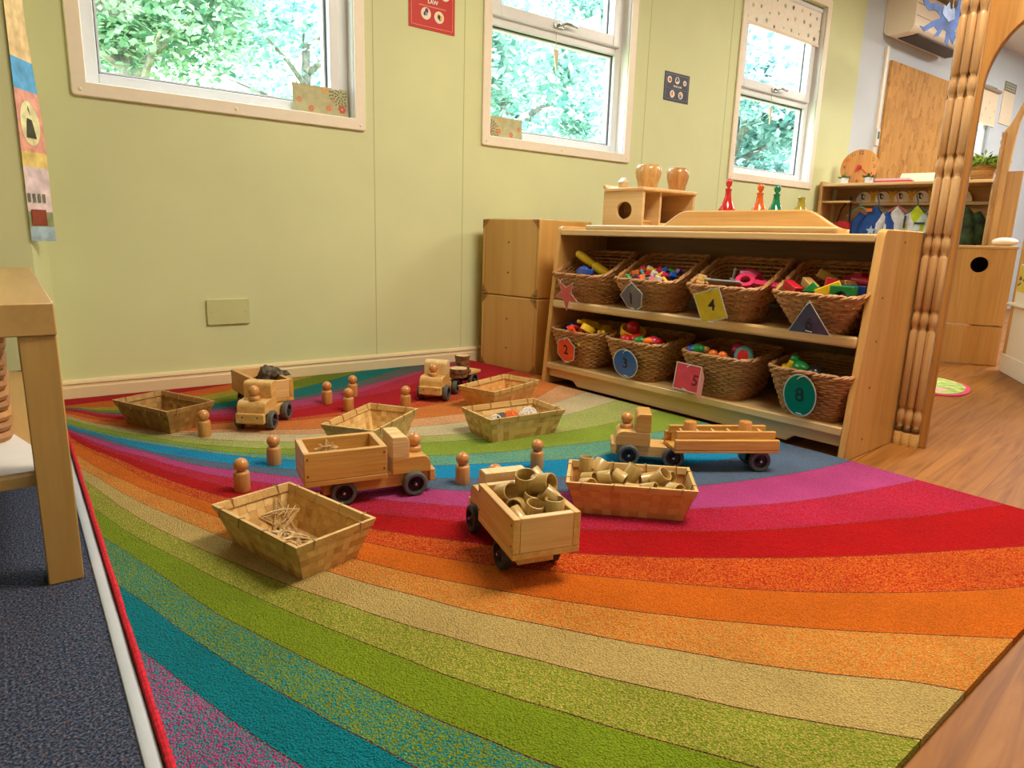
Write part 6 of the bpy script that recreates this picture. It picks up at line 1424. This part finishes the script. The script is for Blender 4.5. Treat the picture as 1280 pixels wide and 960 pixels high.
RBB = [(-.030, .024, .120, (-.8, -.25, .35), .0170, .032), (-.040, -.010, .140, (-.25, .15, .9), .0195, .032), (-.060, -.036, .140, (-.75, -.5, .25), .0195, .034), (-.020, -.040, .134, (.5, .4, .6), .0175, .036), (-.062, -.014, .114, (-.2, -.1, .95), .0170, .026),
  (-.070, .020, .106, (-.6, .5, .2), .0170, .028), (-.098, -.002, .106, (-.25, -.1, .95), .0170, .036), (-.116, -.033, .112, (.05, 0, 1), .0175, .042), (-.126, .020, .096, (-.3, .9, .1), .0165, .030), (-.100, .032, .102, (.6, .3, .5), .0160, .028), (-.088, -.034, .128, (.3, .6, .55), .0165, .026), (-.005, .000, .112, (.4, .2, .8), .0170, .032)]
for i, (x, y, z, d, r, h) in enumerate(RBB):
    ring(tw(B_, x, y, z), locd(1.311, d), 'bamboo ring piled in the bed of the tip truck', 'bamboo rings in the truck bed', r, h, (M_bamboo, M_bamboo2)[i % 3 == 0])
for i in range(4):
    for j in range(3): ring(tw(B_, -.127+.034*i, -.031+.031*j, .079), (0, 0, 1), 'bamboo ring piled in the bed of the tip truck', 'bamboo rings in the truck bed', .0150, .026, M_bamboo)
# articulated trucks: tractor + trailer are one thing; the tractor parts are turned within it
def lorry(label, x, y, a, tx, ty, ta, w1, w2, tyre, build_trailer):
    t = thing('wooden_lorry', label, 'toy truck', (x, y, ZR), a)
    chassis(t, -.085, .090, .034, .021, .0497, w1)
    cab_parts(t, .003, w1, w2, .0415)
    for xw in (-.0567, .0567):
        for s in (-1, 1): wheel(t, xw, s*.0385, tyre, s)
    n0 = set(COL.objects)
    build_trailer(t)
    Mt = Mx.Translation((x, y, ZR)) @ Mx.Rotation(a, 4, 'Z')
    Mr = Mt.inverted() @ Mx.Translation((tx, ty, ZR)) @ Mx.Rotation(ta, 4, 'Z')
    for o in set(COL.objects)-n0:
        if o.parent == t: o.matrix_local = Mr
    return t
# log rail lorry in front of the shelf
def tr_E(t):
    L = .272; x0, x1 = -L/2, L/2
    G().box(x0, x1, -.036, .036, .0522, .062).build('trailer_deck', M_toy_o, t, bev=.0015)
    for s in (-1, 1):
        y0, y1 = sorted((s*.036, s*.048))
        G().box(x0, x1, y0, y1, .0522, .0575).build('lower_rail', M_toy_o, t, bev=.001)
        G().box(x0, x1, y0, y1, .0580, .086).build('side_rail', M_toy_o, t, bev=.002)
        y0, y1 = sorted((s*.024, s*.034))
        G().box(x0+.006, x1-.006, y0, y1, .084, .105).build('upper_rail', M_toy_o, t, bev=.002)
        g = G()
        for x in (x0+.02, x1-.02): g.box(x-.006, x+.006, y0, y1, .062, .084)
        g.build('rail_spacer', M_toy_o, t)
    for i in range(6): G().cyl((x0+.028+.042*i, -.024, .094), (x0+.028+.042*i, .024, .094), .0033, 10).build('cross_dowel', M_toy_pale, t)
    G().box(x0+.020, x0+.075, -.020, .020, .024, .0522).build('axle_block', M_hub, t)
    G().box(x1-.075, x1-.03, -.016, .016, .0499, .0522).build('coupling_block', M_toy_o, t)
    for s in (-1, 1): wheel(t, x0+.042, s*.024, M_tyre, s)
E_ = lorry('wooden lorry with a long railed log trailer in front of the shelf', 1.3208, 1.1526, 2.3926, 1.4414, 1.0203, 2.5947, M_toy, M_toy_o, M_tyre, tr_E)
d = peg('driver_peg', 'wooden driver peg in the lorry with the railed trailer', tw(E_, .064, 0, .0884), 2.39, .012)
for dx, lab in ((.085, 'front wooden plug standing between the rails of the log trailer'), (-.062, 'rear wooden plug standing between the rails of the log trailer')):
    a = 2.5947; o = G().lathe([(.0165, 0), (.0165, .058), (.015, .0605), (.006, .0615)], 24).build('wooden_plug', M_peg, None, smooth=50)
    o.location = (1.4414+dx*cos(a), 1.0203+dx*sin(a), ZR+.0625); tag(o, lab, 'wooden plug')
# bark lorry at the left back
def tr_C(t):
    bed(t, -.125, .125, .053, .052, .119, M_toy_o, M_toy_o)
    G().box(.04, .10, -.016, .016, .0499, .052).build('coupling_block', M_toy_o, t)
    G().box(-.105, -.05, -.020, .020, .024, .052).build('axle_block', M_hub, t)
    for s in (-1, 1): wheel(t, -.082, s*.026, M_tyre, s)
C_ = lorry('wooden lorry with a box trailer carrying a piece of bark', .5775, 2.014, -2.2499, .6194, 2.1715, -1.4973, M_toy, M_toy, M_tyre, tr_C)
peg('driver_peg', 'wooden driver peg in the bark lorry', tw(C_, .064, 0, .0884), -2.25, .012)
g = G(); R = random.Random(12); n = 9; vs = []
for s in (0, 1):
    for i in range(n):
        for j in range(n):
            u, v = i/(n-1)-.5, j/(n-1)-.5; edge = max(abs(u), abs(v))
            vs.append((u*.105+R.uniform(-.003, .003), v*.074+R.uniform(-.003, .003)*(2 if edge > .4 else 1), (.013 if s else -.013)*(1-.25*(edge > .45))+.012*sin(u*5)*cos(v*4)+R.uniform(-.004, .004)))
q = lambda s, i, j: s*n*n+i*n+j
fs = [(q(s, i, j), q(s, i+1, j), q(s, i+1, j+1), q(s, i, j+1)) for s in (0, 1) for i in range(n-1) for j in range(n-1)]
for i in range(n-1): fs += [(q(0, i, 0), q(0, i+1, 0), q(1, i+1, 0), q(1, i, 0)), (q(0, i, n-1), q(0, i+1, n-1), q(1, i+1, n-1), q(1, i, n-1)), (q(0, 0, i), q(0, 0, i+1), q(1, 0, i+1), q(1, 0, i)), (q(0, n-1, i), q(0, n-1, i+1), q(1, n-1, i+1), q(1, n-1, i))]
g.add(vs, fs); o = tag(g.build('bark_piece', M_bark, None, smooth=20), 'rough dark piece of bark sticking up from the box trailer', 'bark'); o.location = (.640, 2.155, ZR+.110); o.rotation_euler = (rad(-42), rad(14), rad(25))
# log slice lorry near the cubes
def tr_D(t):
    G().box(-.11, .11, -.045, .045, .052, .062).build('trailer_deck', M_toy, t, bev=.0015)
    G().box(.03, .08, -.016, .016, .0499, .052).build('coupling_block', M_toy, t)
    G().box(-.09, -.035, -.020, .020, .024, .052).build('axle_block', M_hub, t)
    for s in (-1, 1): wheel(t, -.07, s*.026, M_tyre, s)
D_ = lorry('wooden lorry with a flat trailer of log slices near the stacked cubes', 1.2133, 2.0664, -2.4212, 1.335, 2.150, -2.72, M_toy, M_toy_pale, M_tyre, tr_D)
peg('driver_peg', 'wooden driver peg in the log slice lorry', tw(D_, .064, 0, .0884), -2.42, .012)
def log_slice(label, x, y, z, r, h, tiltx=0):
    t = thing('log_slice', label, 'log slice', (x, y, z), rot=(tiltx, 0, .4)); R = random.Random(int(x*1e4+z*1e5))
    k = [1+R.uniform(-.06, .06) for _ in range(20)]
    P = [(r*k[i]*cos(2*pi*i/20), r*k[i]*sin(2*pi*i/20)) for i in range(20)]
    G().prism(P, 0, h, 'z').build('bark_edge', plain('brown_bark_edge', (112, 72, 38), .9, var=.4, vs=60, bmp=.6), t)
    G().prism([(x_*.90, y_*.90) for x_, y_ in P], h, h+.0008).build('cut_face', M_slice, t); return t
for k, (r, h) in enumerate(((.031, .012), (.028, .013), (.026, .014), (.026, .013), (.029, .010))):
    log_slice(('lowest', 'second', 'middle', 'fourth', 'topmost')[k]+' slice in the tall stack of log slices on the flat trailer', 1.352, 2.128, ZR+.0625+sum((.012, .013, .014, .013, .010)[:k])+.001*k, r, h)
for k, r in enumerate((.034, .036)):
    log_slice(('lower', 'upper')[k]+' of the two wide pale log slices at the front of the flat trailer', 1.300, 2.102 if False else 2.075, ZR+.0625+.016*k, r, .015)

# ------------------------------------------------------------------ light
def area(name, loc, target, sx, sy, power, col):
    l = bpy.data.lights.new(name, 'AREA'); l.shape = 'RECTANGLE'; l.size = sx; l.size_y = sy; l.energy = power; l.color = col
    o = bpy.data.objects.new(name, l); COL.objects.link(o); o.location = loc
    o.rotation_euler = (V(target)-V(loc)).to_track_quat('-Z', 'Y').to_euler(); return o
WARM = (1.0, .89, .74)
area('ceiling_light_panel', (1.6, .6, ZC-.02), (1.6, .6, 0), 1.2, .6, 67, WARM)
area('ceiling_light_panel_far', (4.6, .9, ZC-.02), (4.6, .9, 0), 1.2, .6, 62, (1, .93, .82))
area('ceiling_light_panel_end', (7.2, 1.2, ZC-.02), (7.2, 1.2, 0), 1.2, .6, 60, (1, .95, .88))
area('ceiling_light_panel_rear', (.5, -1.4, ZC-.02), (.5, -1.4, 0), 1.2, .6, 8, WARM)
area('unseen_window_fill', (2.2, YF+.05, 1.5), (2.2, 2, .6), 2.2, 1.0, 6, (1.0, .94, .84))  # added area lamp, standing in for assumed, unseen windows behind the camera
for x0, x1, z0_, z1_ in WINS:
    a = area('window_daylight', ((x0+x1)/2, YW+.14, (z0_+z1_)/2), ((x0+x1)/2, 0, (z0_+z1_)/2-.9), x1-x0, z1_-z0_, 1, (1, 1, 1))
    a.data.cycles.is_portal = True; a.rotation_euler = (rad(-90), 0, 0)
sun = bpy.data.lights.new('sun', 'SUN'); sun.energy = 15; sun.angle = rad(3); sun.color = (1, .98, .94)
so = bpy.data.objects.new('sun', sun); COL.objects.link(so); so.rotation_euler = (rad(38), rad(18), 0)
w = bpy.data.worlds.new('sky'); S.world = w; w.use_nodes = True
nt = w.node_tree; bgd = nt.nodes['Background']
sk_ = nt.nodes.new('ShaderNodeTexCoord'); sp_ = nt.nodes.new('ShaderNodeSeparateXYZ'); nt.links.new(sk_.outputs['Generated'], sp_.inputs[0])
nt.links.new(ramp(nt, sp_.outputs['Z'], [(.0, (.93, .97, 1, 1)), (.7, (.70, .86, 1, 1))]), bgd.inputs['Color']); bgd.inputs['Strength'].default_value = 8.0
S.view_settings.view_transform = 'Standard'; S.view_settings.look = 'None'; S.view_settings.exposure = 0; S.view_settings.gamma = 1
S.cycles.max_bounces = 8; S.cycles.transparent_max_bounces = 12; S.cycles.sample_clamp_indirect = 6
